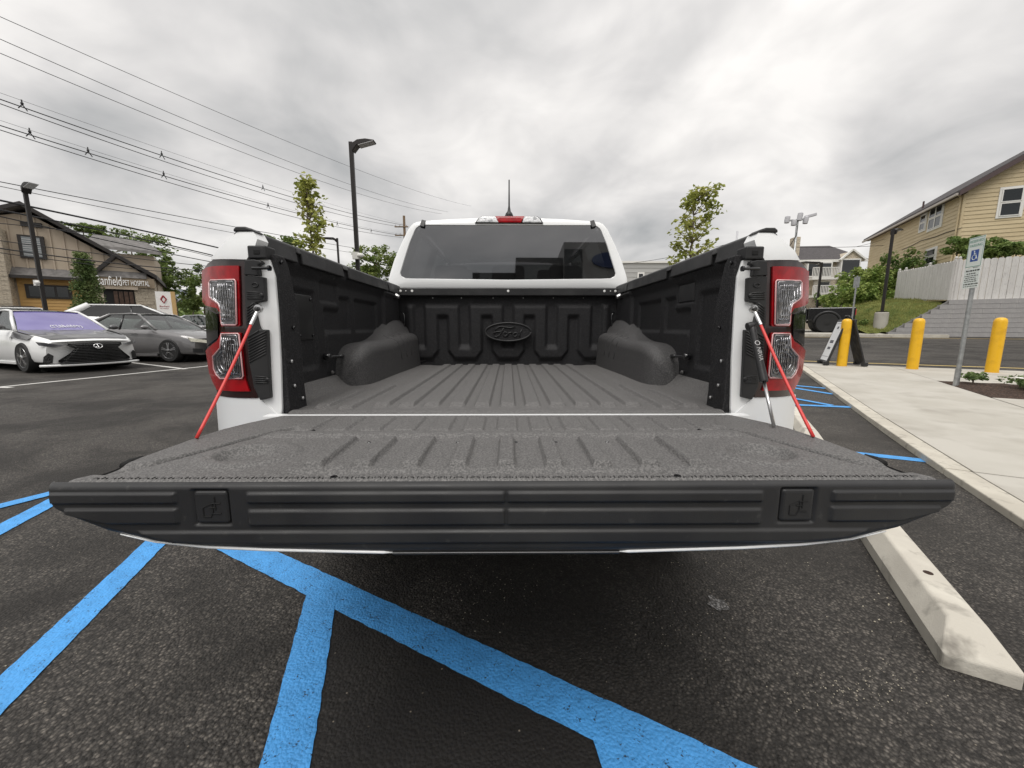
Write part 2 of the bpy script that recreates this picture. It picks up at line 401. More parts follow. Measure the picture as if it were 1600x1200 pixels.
dr = (r1-r0).normalized(); marking('parking_marking', [line(tuple(r0-dr*.9), tuple(r1), .11)], BLUE, 'short blue line ending at the kerb beside the tailgate')
for (a, b, w, l) in (((1232, 602), (1292, 607.5), .10, 'upper of four thin blue hatch lines by the kerb'), ((1236, 606), (1303, 616.5), .10, 'second thin blue hatch line by the kerb'), ((1240, 633), (1332, 637), .10, 'long lower blue hatch line ending at the kerb'), ((1240, 623), (1300, 634), .09, 'slanted blue hatch line joining the long lower one')):
    p0, p1 = Vector(G2(*a)), Vector(G2(*b)); marking('parking_marking', [line(tuple(p0-(p1-p0)*.5), tuple(p1), w)], BLUE, l, .004+.0012*len(l) % .003)
# worn black sealer patch inside the hatched area
SEAL = asphalt('black_sealer', (.016, .0145, .0135), (.026, .0235, .0215), (.010, .009, .009))
for n_ in SEAL.node_tree.nodes:
    if n_.type == 'BUMP': n_.inputs['Strength'].default_value *= .5
    if n_.type == 'MIX' and tuple(round(c, 3) for c in n_.inputs[7].default_value[:3]) == (.185, .165, .142): n_.inputs[7].default_value = (.04, .036, .032, 1)
c1_, c2_ = A0+d_main*.90, j0
nrm = Vector((-d_main.y, d_main.x)); nrm = nrm if nrm.y < 0 else -nrm
cpts = [tl0-dt*.02+d_main*.05, c2_, c2_+Vector((.16, -1)).normalized()*1.4, tl1+dt*1.5]
marking('sealed_patch', [[tuple(p) for p in cpts]], SEAL, 'black sealed patch of asphalt between the blue lines', .002)
# pale scuff
SC = asphalt('scuffed_asphalt', (.30, .295, .29), (.36, .35, .34), (.24, .235, .23))
c = Vector(G2(1122, 945)); marking('scuff', [[(c.x+.035*cos(t_*.52)*(1+.35*sin(t_*2.3)), c.y+.045*sin(t_*.52)*(1+.3*cos(t_*1.7))) for t_ in range(12)]], SC, 'small pale scuff mark on the asphalt', .003)
# loose chips and petals on the asphalt
ch = MB(); rr = random.Random(8)
def chip(x, y, s_):
    a = rr.uniform(0, pi); z = terrain(x, y)
    p = [(cos(a+k*pi/2+rr.uniform(-.3, .3))*s_*rr.uniform(.6, 1.2), sin(a+k*pi/2)*s_*rr.uniform(.4, 1.1)) for k in range(4)]
    ch.add([(x+q[0], y+q[1], z+.001) for q in p]+[(x, y, z+s_*.7+.002)], [(0, 1, 4), (1, 2, 4), (2, 3, 4), (3, 0, 4)])
for cu, cv, n, su, sv in ((720, 940, 50, 28, 34), (800, 915, 30, 25, 16), (1350, 1080, 110, 60, 22), (1050, 975, 40, 40, 30), (1100, 880, 30, 90, 14), (1380, 930, 16, 14, 30), (1160, 985, 14, 60, 30)):
    for _ in range(n):
        x, y = G2(rr.gauss(cu, su), max(880, rr.gauss(cv, sv))); chip(x, y, rr.uniform(.0012, .0032) if cu != 1380 else rr.uniform(.003, .006))
for _ in range(260):
    x, y = rr.uniform(-4, 4), rr.uniform(.5, 6); chip(x, y, rr.uniform(.0012, .003))
tag(ch.build('loose_chips', M('pale_chip', (.42, .38, .30), .8)), 'pale loose stone chips scattered over the asphalt', kind='stuff')
# ================================================================== the pickup with its tailgate down
TX, TROT = -.005, .0078
truck = thing('pickup_truck', 'white pickup truck with its tailgate lowered and black lined bed open', 'pickup truck', (TX, 0, 0), TROT)
def loc(p):                        # world -> truck local
    p = Vector(p); p.x -= TX; return Matrix.Rotation(-TROT, 3, 'Z') @ p
def bump1(x, c, hw, soft): return sstep(-hw-soft, -hw, x-c)*(1-sstep(hw, hw+soft, x-c))
def rrect(x, z, x0, x1, z0, z1, soft):
    return sstep(x0-soft/2, x0+soft/2, x)*(1-sstep(x1-soft/2, x1+soft/2, x))*sstep(z0-soft/2, z0+soft/2, z)*(1-sstep(z1-soft/2, z1+soft/2, z))
FZ = .88
# ---- bed floor with raised ribs
def floor_z(x, y):
    h = 0
    for k in range(-5, 6):
        c = .081*k
        if abs(x-c) < .05: h = max(h, bump1(x, c, .0205, .007)*bump1(y, 1.885, .665, .02))
    ax = abs(x)
    for c, y0, y1 in ((.500, 1.17, 1.62), (.585, 1.20, 1.50)):
        if abs(ax-c) < .05: h = max(h, bump1(ax, c, .016, .012)*bump1(y, (y0+y1)/2, (y1-y0)/2, .03))
    h *= .0115
    h += .006*bump1(y, 1.125, .012, .012)
    h += .05*sstep(.66, .745, ax)**2
    h -= .004*sstep(1.6, 1.75, y)*bump1(ax, .47, .02, .05)
    return FZ+h
xs_f = 520
def fy(x, v): y0 = 1.092+.11*sstep(.640, .652, abs(x)); return y0+v*(2.602-y0)
MB().grid(lambda u, v: ((u*2-1)*.742, fy((u*2-1)*.742, v), floor_z((u*2-1)*.742, fy((u*2-1)*.742, v))), xs_f, 110).build('bed_floor', LINER_LIT, truck, smooth=True)
# ---- side walls with pressed panels
def side_h(y, z):
    h = 0
    h -= rrect(y, z, 1.90, 2.215, 1.112, 1.262, .022)*.014
    h -= max(rrect(y, z, 1.585, 1.84, 1.112, 1.205, .022), rrect(y, z, 1.735, 1.84, 1.112, 1.262, .022))*.014
    h -= rrect(y, z, 1.555, 1.705, 1.232, 1.312, .012)*.007
    h += rrect(y, z, 1.575, 1.59, .945, 1.10, .012)*.006
    h -= max(rrect(y, z, 1.12, 1.51, .978, 1.262, .025), 0)*.012
    h += rrect(y, z, 2.30, 2.60, 1.02, 1.34, .02)*.02
    h += .02*sstep(1.30, 1.35, z)
    return h
for sgn in (-1, 1):
    wl = MB().grid(lambda u, v: (sgn*(.742-side_h(1.175+u*1.425, .885+v*.50)), 1.175+u*1.425, .885+v*.50), 260, 110, flip=(sgn > 0)).build('bed_side_panel', LINER_SHADE, truck, smooth=True)
    # wheel arch
    def arch(u, v, sgn=sgn):
        y = 1.64+u*.96; q = (2.10-y)/.46 if y < 2.1 else 0
        k = max(0., 1-min(1, q)**7)**(1/2.4)
        kk = max(0., 1-min(1, q)**12)**(1/2.4)
        xi = .742-.122*kk-.015*sstep(2.0, 2.5, y); top = .885+.180*k+.03*sstep(2.0, 2.5, y)
        rr = .055*k
        # profile: wall at top -> crown -> inner face -> floor
        if v < .3: t = v/.3; x = .748+(xi+rr-.748)*t; z = top-.006*(1-t)+.11*sstep(1.90, 2.50, y)*(1-t)**.7
        elif v < .7: t = (v-.3)/.4*pi/2; x = xi+rr-rr*sin(t); z = top-rr*(1-cos(t))
        else: t = (v-.7)/.3; x = xi-.012*t*k; z = (top-rr)+(.874-top+rr)*t
        return (sgn*x, y, z)
    ar = MB().grid(arch, 60, 30, flip=(sgn > 0)).build('wheel_arch', LINER_HALF, truck, smooth=True)
    cr = MB()
    for y0 in (2.12, 2.21, 2.30):
        pts = [Vector(arch((y0+.05*t/8-1.64)/.90, .22+.62*t/8)) for t in range(9)]
        cr.tube(pts, .0035, 6)
    tag(cr.build('pressed_crease', LINER_HALF, ar, smooth=True), kind='stuff')
    # flat access cover, tie-down hook, bolts
    d = -sgn
    ca, cb_ = (.7485, .7575) if sgn < 0 else (.7425, .7515)
    cv = MB(); cv.box(min(sgn*ca, sgn*cb_), max(sgn*ca, sgn*cb_), 1.385 if sgn < 0 else 1.56, 1.505 if sgn < 0 else 1.70, 1.085 if sgn < 0 else 1.236, 1.25 if sgn < 0 else 1.308)
    cv.build('access_cover', BLACKPL, wl, bevel=.004)
    if sgn < 0:
        for y, z in ((1.49, 1.235), (1.49, 1.10), (1.40, 1.10)):
            MB().lathe([(.006, 0), (.006, .004), (.002, .006)], (sgn*.7485, y, z), (d, 0, 0), 10).build('cover_screw', BLACKGL, wl)
    hk = MB(); hk.tube([(sgn*.74, 1.55, 1.015), (sgn*.715, 1.55, 1.013), (sgn*.712, 1.60, 1.012), (sgn*.712, 1.665, 1.01), (sgn*.74, 1.675, 1.01)], .0065, 8)
    hk.lathe([(.014, 0), (.014, .02), (.01, .025)], (sgn*.735, 1.545, 1.015), (d, 0, 0), 10)
    hk.build('tie_down_hook', BLACKGL, truck, smooth=40)
    for y, z, r in ((1.60, .945, .008), (2.44, 1.275, .016), (1.66, 1.335, .006)):
        MB().lathe([(r, 0), (r, .004), (r*.6, .008)], (sgn*.735, y, z), (d, 0, 0), 12).build('wall_plug', LINER_LIT, wl, smooth=40)
    # hook slot near the headboard
    hs = MB(); hs.tube([(sgn*.70, 2.575, 1.23), (sgn*.685, 2.57, 1.215), (sgn*.685, 2.57, 1.13), (sgn*.70, 2.575, 1.115)], .006, 8)
    hs.build('rope_hook', BLACKGL, truck, smooth=True)
    # inner rear post with texture and bolts
    po = MB(); prof = [(1.130, .86), (1.232, .86), (1.225, .93), (1.222, 1.18), (1.20, 1.26), (1.185, 1.315), (1.165, 1.335), (1.130, 1.335)]
    po.prism([(sgn*.650, y, z) for y, z in prof], (sgn*.022, 0, 0)); po.prism([(sgn*.679, y-.001, z) for y, z in ((1.20, .86), (1.225, .86), (1.215, 1.25), (1.195, 1.25))], (sgn*.06, 0, 0))
    p_ = po.build('rear_post_liner', LINER_SHADE, truck, bevel=.004, seg=3)
    for y, z in ((1.155, 1.03), (1.16, .955), (1.20, .91), (1.18, 1.13), (1.145, 1.315)):
        MB().lathe([(.0055, 0), (.0055, .004), (.003, .006)], (sgn*.6495, y, z), (d, 0, 0), 10).build('bolt', STEEL if z < 1.1 else BLACKGL, p_)
    # rail cap: top plate plus a skirt broken by stake pockets
    rc = MB()
    def rail(y0, y1, zb):
        pr = [(.708, zb), (.716, 1.398), (.735, 1.408), (.776, 1.412), (.792, 1.400), (.795, 1.37), (.785, 1.36), (.735, 1.36), (.725, zb)]
        rc.prism([(sgn*x, y0, z) for x, z in pr], (0, y1-y0, 0))
    pk = [1.365, 1.745, 2.34]
    edges = [1.168, 1.355, 1.385, 1.725, 1.775, 2.345, 2.362, 2.615]
    for i in range(0, len(edges)-1):
        rail(edges[i], edges[i+1]-.0005, 1.346 if i % 2 == 0 else 1.378)
    rc.prism([(sgn*x, 1.122, z) for x, z in [(.700, 1.394), (.712, 1.403), (.728, 1.408), (.752, 1.408), (.760, 1.402), (.762, 1.394)]], (0, .045, 0))
    cap_o = rc.build('bed_rail_cap', BLACKPL, truck, bevel=.004)
    for y0, y1 in ((1.355, 1.385), (1.725, 1.775), (2.345, 2.362)):
        MB().box(min(sgn*.728, sgn*.80), max(sgn*.728, sgn*.80), y0+.001, y1-.001, 1.350, 1.377).build('stake_pocket', DARK, cap_o)
    MB().lathe([(.018, 0), (.020, .02), (.013, .05), (.008, .055)], (sgn*.735, 2.50, 1.335), (d, -.4, -.3), 10).build('cargo_lamp', STEEL, truck, smooth=40)
# ---- headboard
def head_h(x, z):
    ax = abs(x)
    m = rrect(x, z, -.675, .675, .918, 1.278, .045)
    for c in (0, .292, .592):
        m *= 1-bump1(ax, c, .024, .026)*sstep(.975, 1.025, z)
    for c in (.142, .437):
        fl = .035*(1-sstep(.92, .985, z))
        m *= 1-bump1(ax, c, .022+fl, .026)*(1-sstep(1.185, 1.222, z))
    return m
MB().grid(lambda u, v: ((u*2-1)*.742, 2.612-.021*head_h((u*2-1)*.742, .86+v*.49), .86+v*.49), 300, 110, flip=False).build('bed_front_panel', LINER_SHADE, truck, smooth=True)
hb = MB(); hb.box(-.744, .744, 2.565, 2.64, 1.337, 1.386); hr = hb.build('front_rail_cap', BLACKPL, truck, bevel=.005)
for x in (-.70, -.665, -.625, 0, .628, .668, .70):
    r = .0035 if abs(x) in (.665, .668) else .008
    MB().lathe([(r, 0), (r, .003), (r*.6, .004)], (x, 2.5645, 1.366), (0, -1, 0), 10).build('rail_bolt', M('bolt_white', (.75, .75, .73), .4) if x == -.70 else bpy.data.materials['bolt_white'], hr)
for x in (-.50, -.31, -.10, .10, .30, .50):
    MB().lathe([(.004, 0), (.003, .003)], (x, 2.606, 1.325), (0, -1, 0), 8).build('rail_screw', STEEL, hr)
for sx in (-1, 1):
    sl_ = MB(); e_ = [(sx*.60+.05*cos(t*pi/8), .925+.022*sin(t*pi/8)) for t in range(16)]
    sl_.tube([(x, 2.609, z) for x, z in e_+e_[:1]], .004, 6); sl_.build('drain_slot', BLACKPL, truck, smooth=True)
# oval emblem with raised script
em = MB().patch([(.155*cos(t*pi/24), 1.102+.062*sin(t*pi/24)) for t in range(48)], lambda x, z: (x, 2.560, z), (0, .04, 0)).build('oval_emblem', LINER_SHADE, truck, bevel=.002)
rim_ = MB(); rim_.tube([(.151*cos(t*pi/24), 2.559, 1.102+.059*sin(t*pi/24)) for t in range(49)], .0055, 8); rim_.build('emblem_rim', BLACKPL, em, smooth=True)
def fz(x, y): return ((x-800)/14.545/600*2.57, 2.557, 1.102-(y-405)/14.545/600*2.57)
lt = MB()
for st in ([(505, 365), (540, 330), (585, 297), (650, 282), (750, 300), (850, 315), (945, 293)], [(700, 315), (668, 370), (630, 440), (590, 490), (530, 512), (490, 500)], [(470, 445), (500, 412), (540, 400), (600, 400), (690, 372)],
           [(730+42*cos(t), 455+48*sin(t)) for t in [k*pi/6 for k in range(13)]], [(780, 500), (815, 420), (830, 425), (850, 415), (880, 425)], [(955+46*cos(t)+.25*(0-46*sin(t)), 465+44*sin(t)) for t in [k*pi/6 for k in range(13)]], [(1105, 350), (1070, 420), (1040, 490), (1075, 510)]):
    lt.tube([fz(x, y) for x, y in st], .0042, 6)
lt.build('emblem_lettering', BLACKPL, em, smooth=True)
# ---- white sill between bed and tailgate
sill = MB(); sill.box(-.70, .70, 1.078, 1.110, .78, .8795); sill.box(-.655, .655, 1.0785, 1.094, .8795, .8815); sill.build('rear_sill', WHITE, truck, bevel=.003)
# ---- bedside outer body
def bedside(sgn):
    st = [(1.185, -.004), (1.21, .008), (1.30, .03), (1.50, .055), (1.62, .07), (2.45, .07), (2.58, .045), (2.66, .03)]
    prof = [(.765, .60), (.85, .60), (.868, .72), (.876, .95), (.872, 1.18), (.862, 1.27), (.825, 1.345), (.803, 1.366), (.765, 1.366)]
    m = MB(); n = len(prof)
    vs = [(sgn*(x+(a if x > .78 else 0)), y, z) for y, a in st for x, z in prof]
    fs = []
    for i in range(len(st)-1):
        for k in range(n):
            a = i*n+k; b = i*n+(k+1) % n; q = (a, b, b+n, a+n); fs.append(q if sgn < 0 else q[::-1])
    c0 = tuple(range(n)); c1 = tuple(range((len(st)-1)*n, len(st)*n)); fs += [c0[::-1], c1] if sgn < 0 else [c0, c1[::-1]]
    return m.add(vs, fs)
def bool_cut(o, cutters):
    for cmb in cutters:
        c = cmb.build('cutter', None); md = o.modifiers.new('cut', 'BOOLEAN'); md.object = c; md.operation = 'DIFFERENCE'; md.solver = 'EXACT'
        dg = bpy.context.evaluated_depsgraph_get(); me = bpy.data.meshes.new_from_object(o.evaluated_get(dg))
        o.modifiers.remove(md); o.data = me; bpy.data.objects.remove(c)
for sgn in (-1, 1):
    o = bedside(sgn).build('bedside_panel', WHITE, truck, smooth=35)
    bool_cut(o, [MB().lathe([(.47, -.2), (.47, .2)], (sgn*.95, 2.06, .40), (1, 0, 0), 40)])
# ---- rear corner: lamp, trim, pillar
def tailY(x): return 1.120+2.2*max(0, abs(x)-.73)**2
def tl(u, v, dy=0.):               # photo pixel on the left corner -> truck local (x, z)
    Y = 1.12
    for _ in range(4):
        p = loc(atY(u, v, Y)); Y = tailY(p.x)+dy
    return (p.x, p.z)
def z7(pts): return [tl(300+x/4.6125, 380+y/4.6125) for x, y in pts]
P_house = z7([(172, 122), (405, 122), (400, 250), (408, 560), (432, 850), (470, 1040), (492, 1112), (205, 1095), (170, 1020), (130, 930), (100, 775), (118, 735), (112, 465), (85, 425), (92, 195), (130, 150)])
P_redU = z7([(92, 203), (130, 180), (170, 172), (362, 168), (372, 592), (362, 600), (238, 600), (228, 560), (226, 500), (205, 470), (118, 450), (90, 425)])
P_clrU = z7([(158, 285), (170, 272), (338, 268), (346, 276), (355, 582), (346, 590), (252, 590), (246, 580), (240, 480), (226, 440), (165, 397), (158, 385)])
P_redL = z7([(104, 775), (205, 705), (238, 640), (375, 645), (408, 975), (437, 1062), (200, 1052), (170, 1005), (132, 930)])
P_clrL = z7([(245, 652), (362, 650), (370, 658), (400, 950), (392, 968), (235, 970), (205, 940), (186, 900), (180, 812), (238, 752)])
P_blk = z7([(112, 467), (200, 510), (210, 540), (212, 680), (120, 742)])
P_trim = z7([(402, 238), (545, 250), (552, 418), (484, 432), (478, 500), (500, 595), (512, 622), (565, 624), (575, 870), (588, 1110), (514, 1127), (470, 1040), (434, 850), (410, 560)])
P_trimU = z7([(408, 126), (470, 122), (520, 132), (535, 150), (505, 165), (512, 240), (402, 232)])
P_pill = z7([(395, 120), (560, 118), (600, 240), (622, 500), (642, 850), (652, 1195), (648, 1262), (450, 1262), (430, 700)])
P_low = [tl(u, v) for u, v in [(338, 617.5), (407, 621), (428, 640), (441, 652), (441, 700), (344, 700)]]
P_top = [tl(u, v) for u, v in [(373.5, 361), (396, 362), (404, 374), (402.5, 385), (391, 407), (336, 407), (343, 392), (358, 375)]]
for sgn in (-1, 1):
    def mp(dy, sgn=sgn): return lambda x, z: (-sgn*x, tailY(x)+dy, z)
    h = MB().patch(P_house, mp(-.004), (0, .075, 0), .02).build('tail_lamp', SMOKE, truck, smooth=40)
    MB().patch(P_redU, mp(-.009), (0, .006, 0), .02).build('red_lens', REDLENS, h, smooth=40)
    MB().patch(P_redL, mp(-.009), (0, .006, 0), .02).build('red_lens', REDLENS, h, smooth=40)
    MB().patch(P_blk, mp(-.0085), (0, .006, 0), .02).build('gloss_black_insert', BLACKGL, h, smooth=40)
    for P in (P_clrU, P_clrL):
        MB().patch(P, mp(-.0115), (0, .004, 0), .012).build('reflector', M('reflector_base', (.10, .10, .105), .2, metal=.6, bump=[('voronoi', 60, .6, .004)]) if (sgn, P is P_clrU) == (-1, True) else bpy.data.materials['reflector_base'], h, smooth=40)
        xs = [p[0] for p in P]; zs_ = [p[1] for p in P]; cx = sum(xs)/len(xs); cz = sum(zs_)/len(zs_)
        ri = MB(); rnd = random.Random(5)
        for k, sc in enumerate((.86, .68, .50)):
            q = [(cx+(x-cx)*sc+.004*(k), cz+(z-cz)*(sc+.07)) for x, z in P]
            ri.tube([(-sgn*x, tailY(x)-.0125, z) for x, z in q+q[:1]], .0016, 6)
        x0, x1 = min(xs), max(xs)
        for k in range(5):
            xx = cx+.012+(k-2)*.0085; zz_ = [z for x, z in P]; a = min(zz_)+.014; b = max(zz_)-.012
            pts = [(-sgn*(xx+.0015*sin(j*2.1+k)), tailY(xx)-.013, a+(b-a)*j/10) for j in range(11)]
            ri.tube(pts, .0019, 6)
        ri.build('reflector_rib', REFLECTOR, h, smooth=True)
        bz = MB(); bz.tube([(-sgn*x, tailY(x)-.013, z) for x, z in P+P[:1]], .0022, 6); bz.build('lens_edge', M('lens_edge', (.75, .42, .42), .15, coat=1) if (sgn, P is P_clrU) == (-1, True) else bpy.data.materials['lens_edge'], h, smooth=True)
        MB().patch(P, mp(-.0155), None, .02, face=(0, -1, 0)).build('clear_lens', CLEAR, h, smooth=True)
    t_ = MB().patch(P_trim, mp(-.010), (0, .03, 0), .03).build('corner_trim', BLACKPL, truck, bevel=.003)
    MB().patch(P_trimU, mp(-.012), (0, .03, 0), .03).build('upper_corner_trim', BLACKPL, truck, bevel=.003)
    rb = MB()
    for k in range(22):
        yy = 455+k*19.5
        for seg in ([(418+yy*.018, yy+14), (470+yy*.004, yy-22)],) if yy < 600 else ([(424+(yy-600)*.075, yy+30), (558, yy-36)],):
            if yy > 600 and yy-36 < 632: seg = [(seg[0]), (505, yy-20)] if yy-20 > 622 else None
            if not seg or seg[0][1] > 872: continue
            (x0, z0), (x1, z1) = z7(seg)
            rb.tube([(-sgn*x0, tailY(x0)-.0105, z0), (-sgn*x1, tailY(x1)-.0105, z1)], .0022, 6)
    for y0, n_ in ((355, 4), (955, 4)):
        for k in range(n_):
            (x0, z0), (x1, z1) = z7([(425 if y0 < 600 else 482, y0+k*15), (530 if y0 < 600 else 568, y0+6+k*13)])
            rb.tube([(-sgn*x0, tailY(x0)-.0105, z0), (-sgn*x1, tailY(x1)-.0105, z1)], .0024, 6)
        (x0, z0), = z7([(527 if y0 < 600 else 567, y0+22)]); rb.lathe([(.006, 0), (.006, .003)], (-sgn*x0, tailY(x0)-.0095, z0), (0, -1, 0), 12)
    (xo, zo), = z7([(480, 305)])
    rb.tube([(-sgn*xo+.0085*cos(t*pi/8), tailY(xo)-.011, zo+.0055*sin(t*pi/8)) for t in range(17)], .0015, 6)
    tag(rb.build('trim_rib', BLACKPL, t_, smooth=True), kind='stuff')
    MB().patch(P_pill, lambda x, z: (-sgn*x, 1.122, z), (0, .02, 0), .05).build('rear_pillar', WHITE, truck, bevel=.003)
    MB().patch(P_low, lambda x, z: (-sgn*x, tailY(x)-.002, z), (0, .06, 0), .03).build('rear_lower_corner', WHITE, truck, smooth=30)
    MB().patch(P_top, lambda x, z: (-sgn*x, tailY(x)-.010+.25*max(0, z-1.335), z), (0, .05, 0), .03).build('rear_upper_corner', WHITE, truck, smooth=40)
    # latch bracket and striker
    (bx0, bz0), (bx1, bz1) = z7([(432, 118), (556, 24)])
    bb = MB(); xa, xb = sorted((-sgn*bx0, -sgn*bx1)); bb.box(xa, xb, 1.108, 1.155, bz0, bz1); bk = bb.build('latch_bracket', BLACKPL, truck, bevel=.004)
    xm = (xa+xb)/2; zm = (bz0+bz1)/2
    MB().box(xm-.009, xm+.009, 1.1065, 1.112, zm-.007, zm+.007).build('bracket_hole', DARK, bk, bevel=.002)
    (sx0, sz0), (sx1, sz1) = z7([(478, 190), (606, 192)])
    sb = MB(); sb.tube([(-sgn*sx0, 1.10, sz0), (-sgn*sx1, 1.094, sz1)], .0042, 10); sb.lathe([(.0075, -.003), (.0075, .003)], (-sgn*sx1, 1.094, sz1), (sgn, 0, 0), 14)
    sb.build('latch_striker', BLACKGL, truck, smooth=40)
    # cable with eyelet
    a = loc(atY(410, 483, 1.10)); b = loc(atZ(303, 684, .887)); a.x *= -sgn*1; b.x *= -sgn*1
    if sgn > 0: a.x = abs(a.x); b.x = abs(b.x)
    else: a.x = -abs(a.x); b.x = -abs(b.x)
    a.y = 1.088; b.y = .842; b.z = .884
    dv = (b-a); cb = MB(); cb.tube([a+dv*(.10+.9*t/12)+Vector((0, 0, -.006*sin(pi*t/12))) for t in range(13)], .0037, 8)
    co_ = cb.build('tailgate_cable', REDCABLE, truck, smooth=True)
    fe = MB(); fe.tube([a+dv*.035, a+dv*.15], .0048, 10); fe.lathe([(.0115, -.004), (.0115, .003), (.006, .004)], a, (0, -1, 0), 16); fe.build('cable_ferrule', STEEL, co_, smooth=40)
    MB().lathe([(.0065, 0), (.0065, .006), (.003, .007)], a+Vector((0, -.004, 0)), (0, -1, 0), 6).build('cable_bolt', M('dark_steel', (.12, .12, .12), .3, metal=1) if sgn < 0 else bpy.data.materials['dark_steel'], co_)
# damper strut on one side only
s0 = Vector((.678, 1.072, 1.135)); s1 = Vector((.668, .93, .885)); sm = s0+(s1-s0)*.58
st_ = MB(); st_.tube([s0, s0+(s1-s0)*.07, s0+(s1-s0)*.08, sm-(s1-s0)*.02, sm], [.0095, .0095, .0085, .0105, .0095], 12); st_.lathe([(.011, -.012), (.012, 0), (.008, .012)], s0, (.9, 0, .2), 12)
so = st_.build('damper_strut', BLACKPL, truck, smooth=40)
MB().tube([sm, s1], .0042, 8).build('damper_rod', STEEL, so, smooth=True)
sdir = (s1-s0).normalized(); sside = Vector((1, 0, 0)); sn = Vector((-.1, -1, 0)); sn = (sn-sdir*sn.dot(sdir)).normalized(); sside = sdir.cross(sn)
mk = MB(); c0 = s0+(s1-s0)*.20
mk.tube([c0+sn*.0092+(sdir*cos(t*pi/6)+sside*sin(t*pi/6))*.006 for t in range(13)], .0008, 5)
c1 = s0+(s1-s0)*.225
tm = text_mb('NRVA', .015, lambda x, y, d: c1+sn*.0098+sdir*(x+.006)-sside*y, .0003, align='LEFT')
mk.add(tm.v, tm.f); mk.build('strut_lettering', M('print_white', (.7, .7, .7), .6), so)
# ---- tailgate
gate = MB()
WT = [(1.074, .655), (1.045, .672), (.985, .700), (.93, .718), (.85, .724), (.72, .722), (.675, .716), (.655, .716), (.63, .722), (.603, .738)]
def gw(y):
    for (a, wa), (b, wb) in zip(WT, WT[1:]):
        if y >= b: t = (a-y)/(a-b); return wa+(wb-wa)*t
    return WT[-1][1]
def gate_z(x, y):
    ax = abs(x); h = 0
    # near row of bars, far row, cross ridge
    for k in range(-5, 6):
        c = .0865*k
        if abs(x-c) < .045 and abs(k) < 6:
            h = max(h, bump1(x, c, .0135, .0045)*bump1(y, .744, .080, .008)*(1 if abs(k) < 5 else 0))
    for k in range(-6, 7):
        c = .083*k
        if abs(x-c) < .05: h = max(h, .55*bump1(x, c, .022, .0065)*bump1(y, .972, .064, .012))
    z = h*.0118
    z += .0085*bump1(y, .868, .010, .014)*(1-sstep(.52, .58, ax))
    z -= .006*bump1(y, .640, .006, .008)*(1-sstep(.36, .40, ax))
    # bolt bosses by the edge
    r = hypot(ax-.300, y-.640); z -= .005*(1-sstep(.018, .03, r))
    # round dish and shoulder groove toward the corners
    r = hypot((ax-.505)/1.25, y-.735); z -= .014*(1-sstep(.032, .052, r)); z += .005*bump1(r, .062, .006, .012)
    yy = .655+.24*sstep(.705, .555, ax) if ax > .5 else 0
    if ax > .50:
        c = .66+.27*(1-sstep(.53, .68, ax)); z += .012*(1-sstep(c-.012, c+.022, y))*0 - .016*bump1(y, c, .012, .020)*sstep(.50, .54, ax)*(1-sstep(.69, .715, ax))
    z -= .012*sstep(gw(y)-.018, gw(y), ax)
    z -= .005*(1-sstep(.603, .612, y))
    return .882+z
gt = MB().grid(lambda u, v: ((u*2-1)*gw(.603+v*.471), .603+v*.471, gate_z((u*2-1)*gw(.603+v*.471), .603+v*.471)), 560, 150).build('tailgate', LINER_LIT, truck, smooth=True)
# edge cap seen end-on
def zb(x):
    ax = abs(x)
    T = [(0, .757), (.19, .757), (.40, .763), (.50, .7685), (.585, .778), (.66, .797), (.72, .823), (.740, .835), (.748, .846)]
    for (a, za), (b, zb_) in zip(T, T[1:]):
        if ax <= b: return za+(zb_-za)*sstep(0, 1, (ax-a)/(b-a)) if False else za+(zb_-za)*(ax-a)/(b-a)
    return T[-1][1]
def band(x, z):
    ax = abs(x); h = 0
    def b(x0, x1, z0, z1):
        return rrect(ax, z, x0, x1, z0, z1, .0045)
    h = max(h, b(.003 if True else 0, .421, .8475, .8645), b(.003, .421, .8085, .8345))
    h = max(h, b(.537, .738, .8475, .8645))
    lim = .718 if z > .829 else .718-(.829-z)*4.2
    h = max(h, b(.537, lim, .8125, .8375))
    lim = .62-(.803-z)*2.6
    h = max(h, rrect(ax, z, -1, lim, .7765, .7975, .0045))
    h -= rrect(ax, z, .452, .511, .8085, .8695, .004)*1.1
    return h
def capf(u, v):
    x = (u*2-1)*.748; z0 = zb(x); z = .8785+(z0-.8785)*v
    y = .595-.0045*band(x, z)
    d = .8785-z; y += (.010-sqrt(max(0, .010**2-max(0, .010-d)**2)))*1.0 if d < .010 else 0
    e_ = abs(x)-.735; y += .012*max(0, e_/.013)**2*.6
    y += .006*max(0, (z0+.012-z)/.012)**2
    return (x, y, z)
gc = MB().grid(capf, 620, 64, flip=True).build('edge_cap', BLACKPL, gt, smooth=True)
tcap = MB().grid(lambda u, v: ((u*2-1)*(.748-.010*v), .6045+v*.003, .8785+v*.0), 40, 1).build('edge_cap_lip', BLACKPL, gt)
for s_ in (-1, 1):
    sd_ = MB(); pts = [(s_*(gw(y)-.001), y) for y in [.97-.367*k/30 for k in range(31)]]+[(s_*.747, .602)]
    sd_.grid(lambda u, v: (pts[int(round(u*31))][0], pts[int(round(u*31))][1], .873-v*(.05 if u < .6 else .028)), 31, 1, flip=(s_ < 0))
    sd_.build('gate_side', BLACKPL, gt)
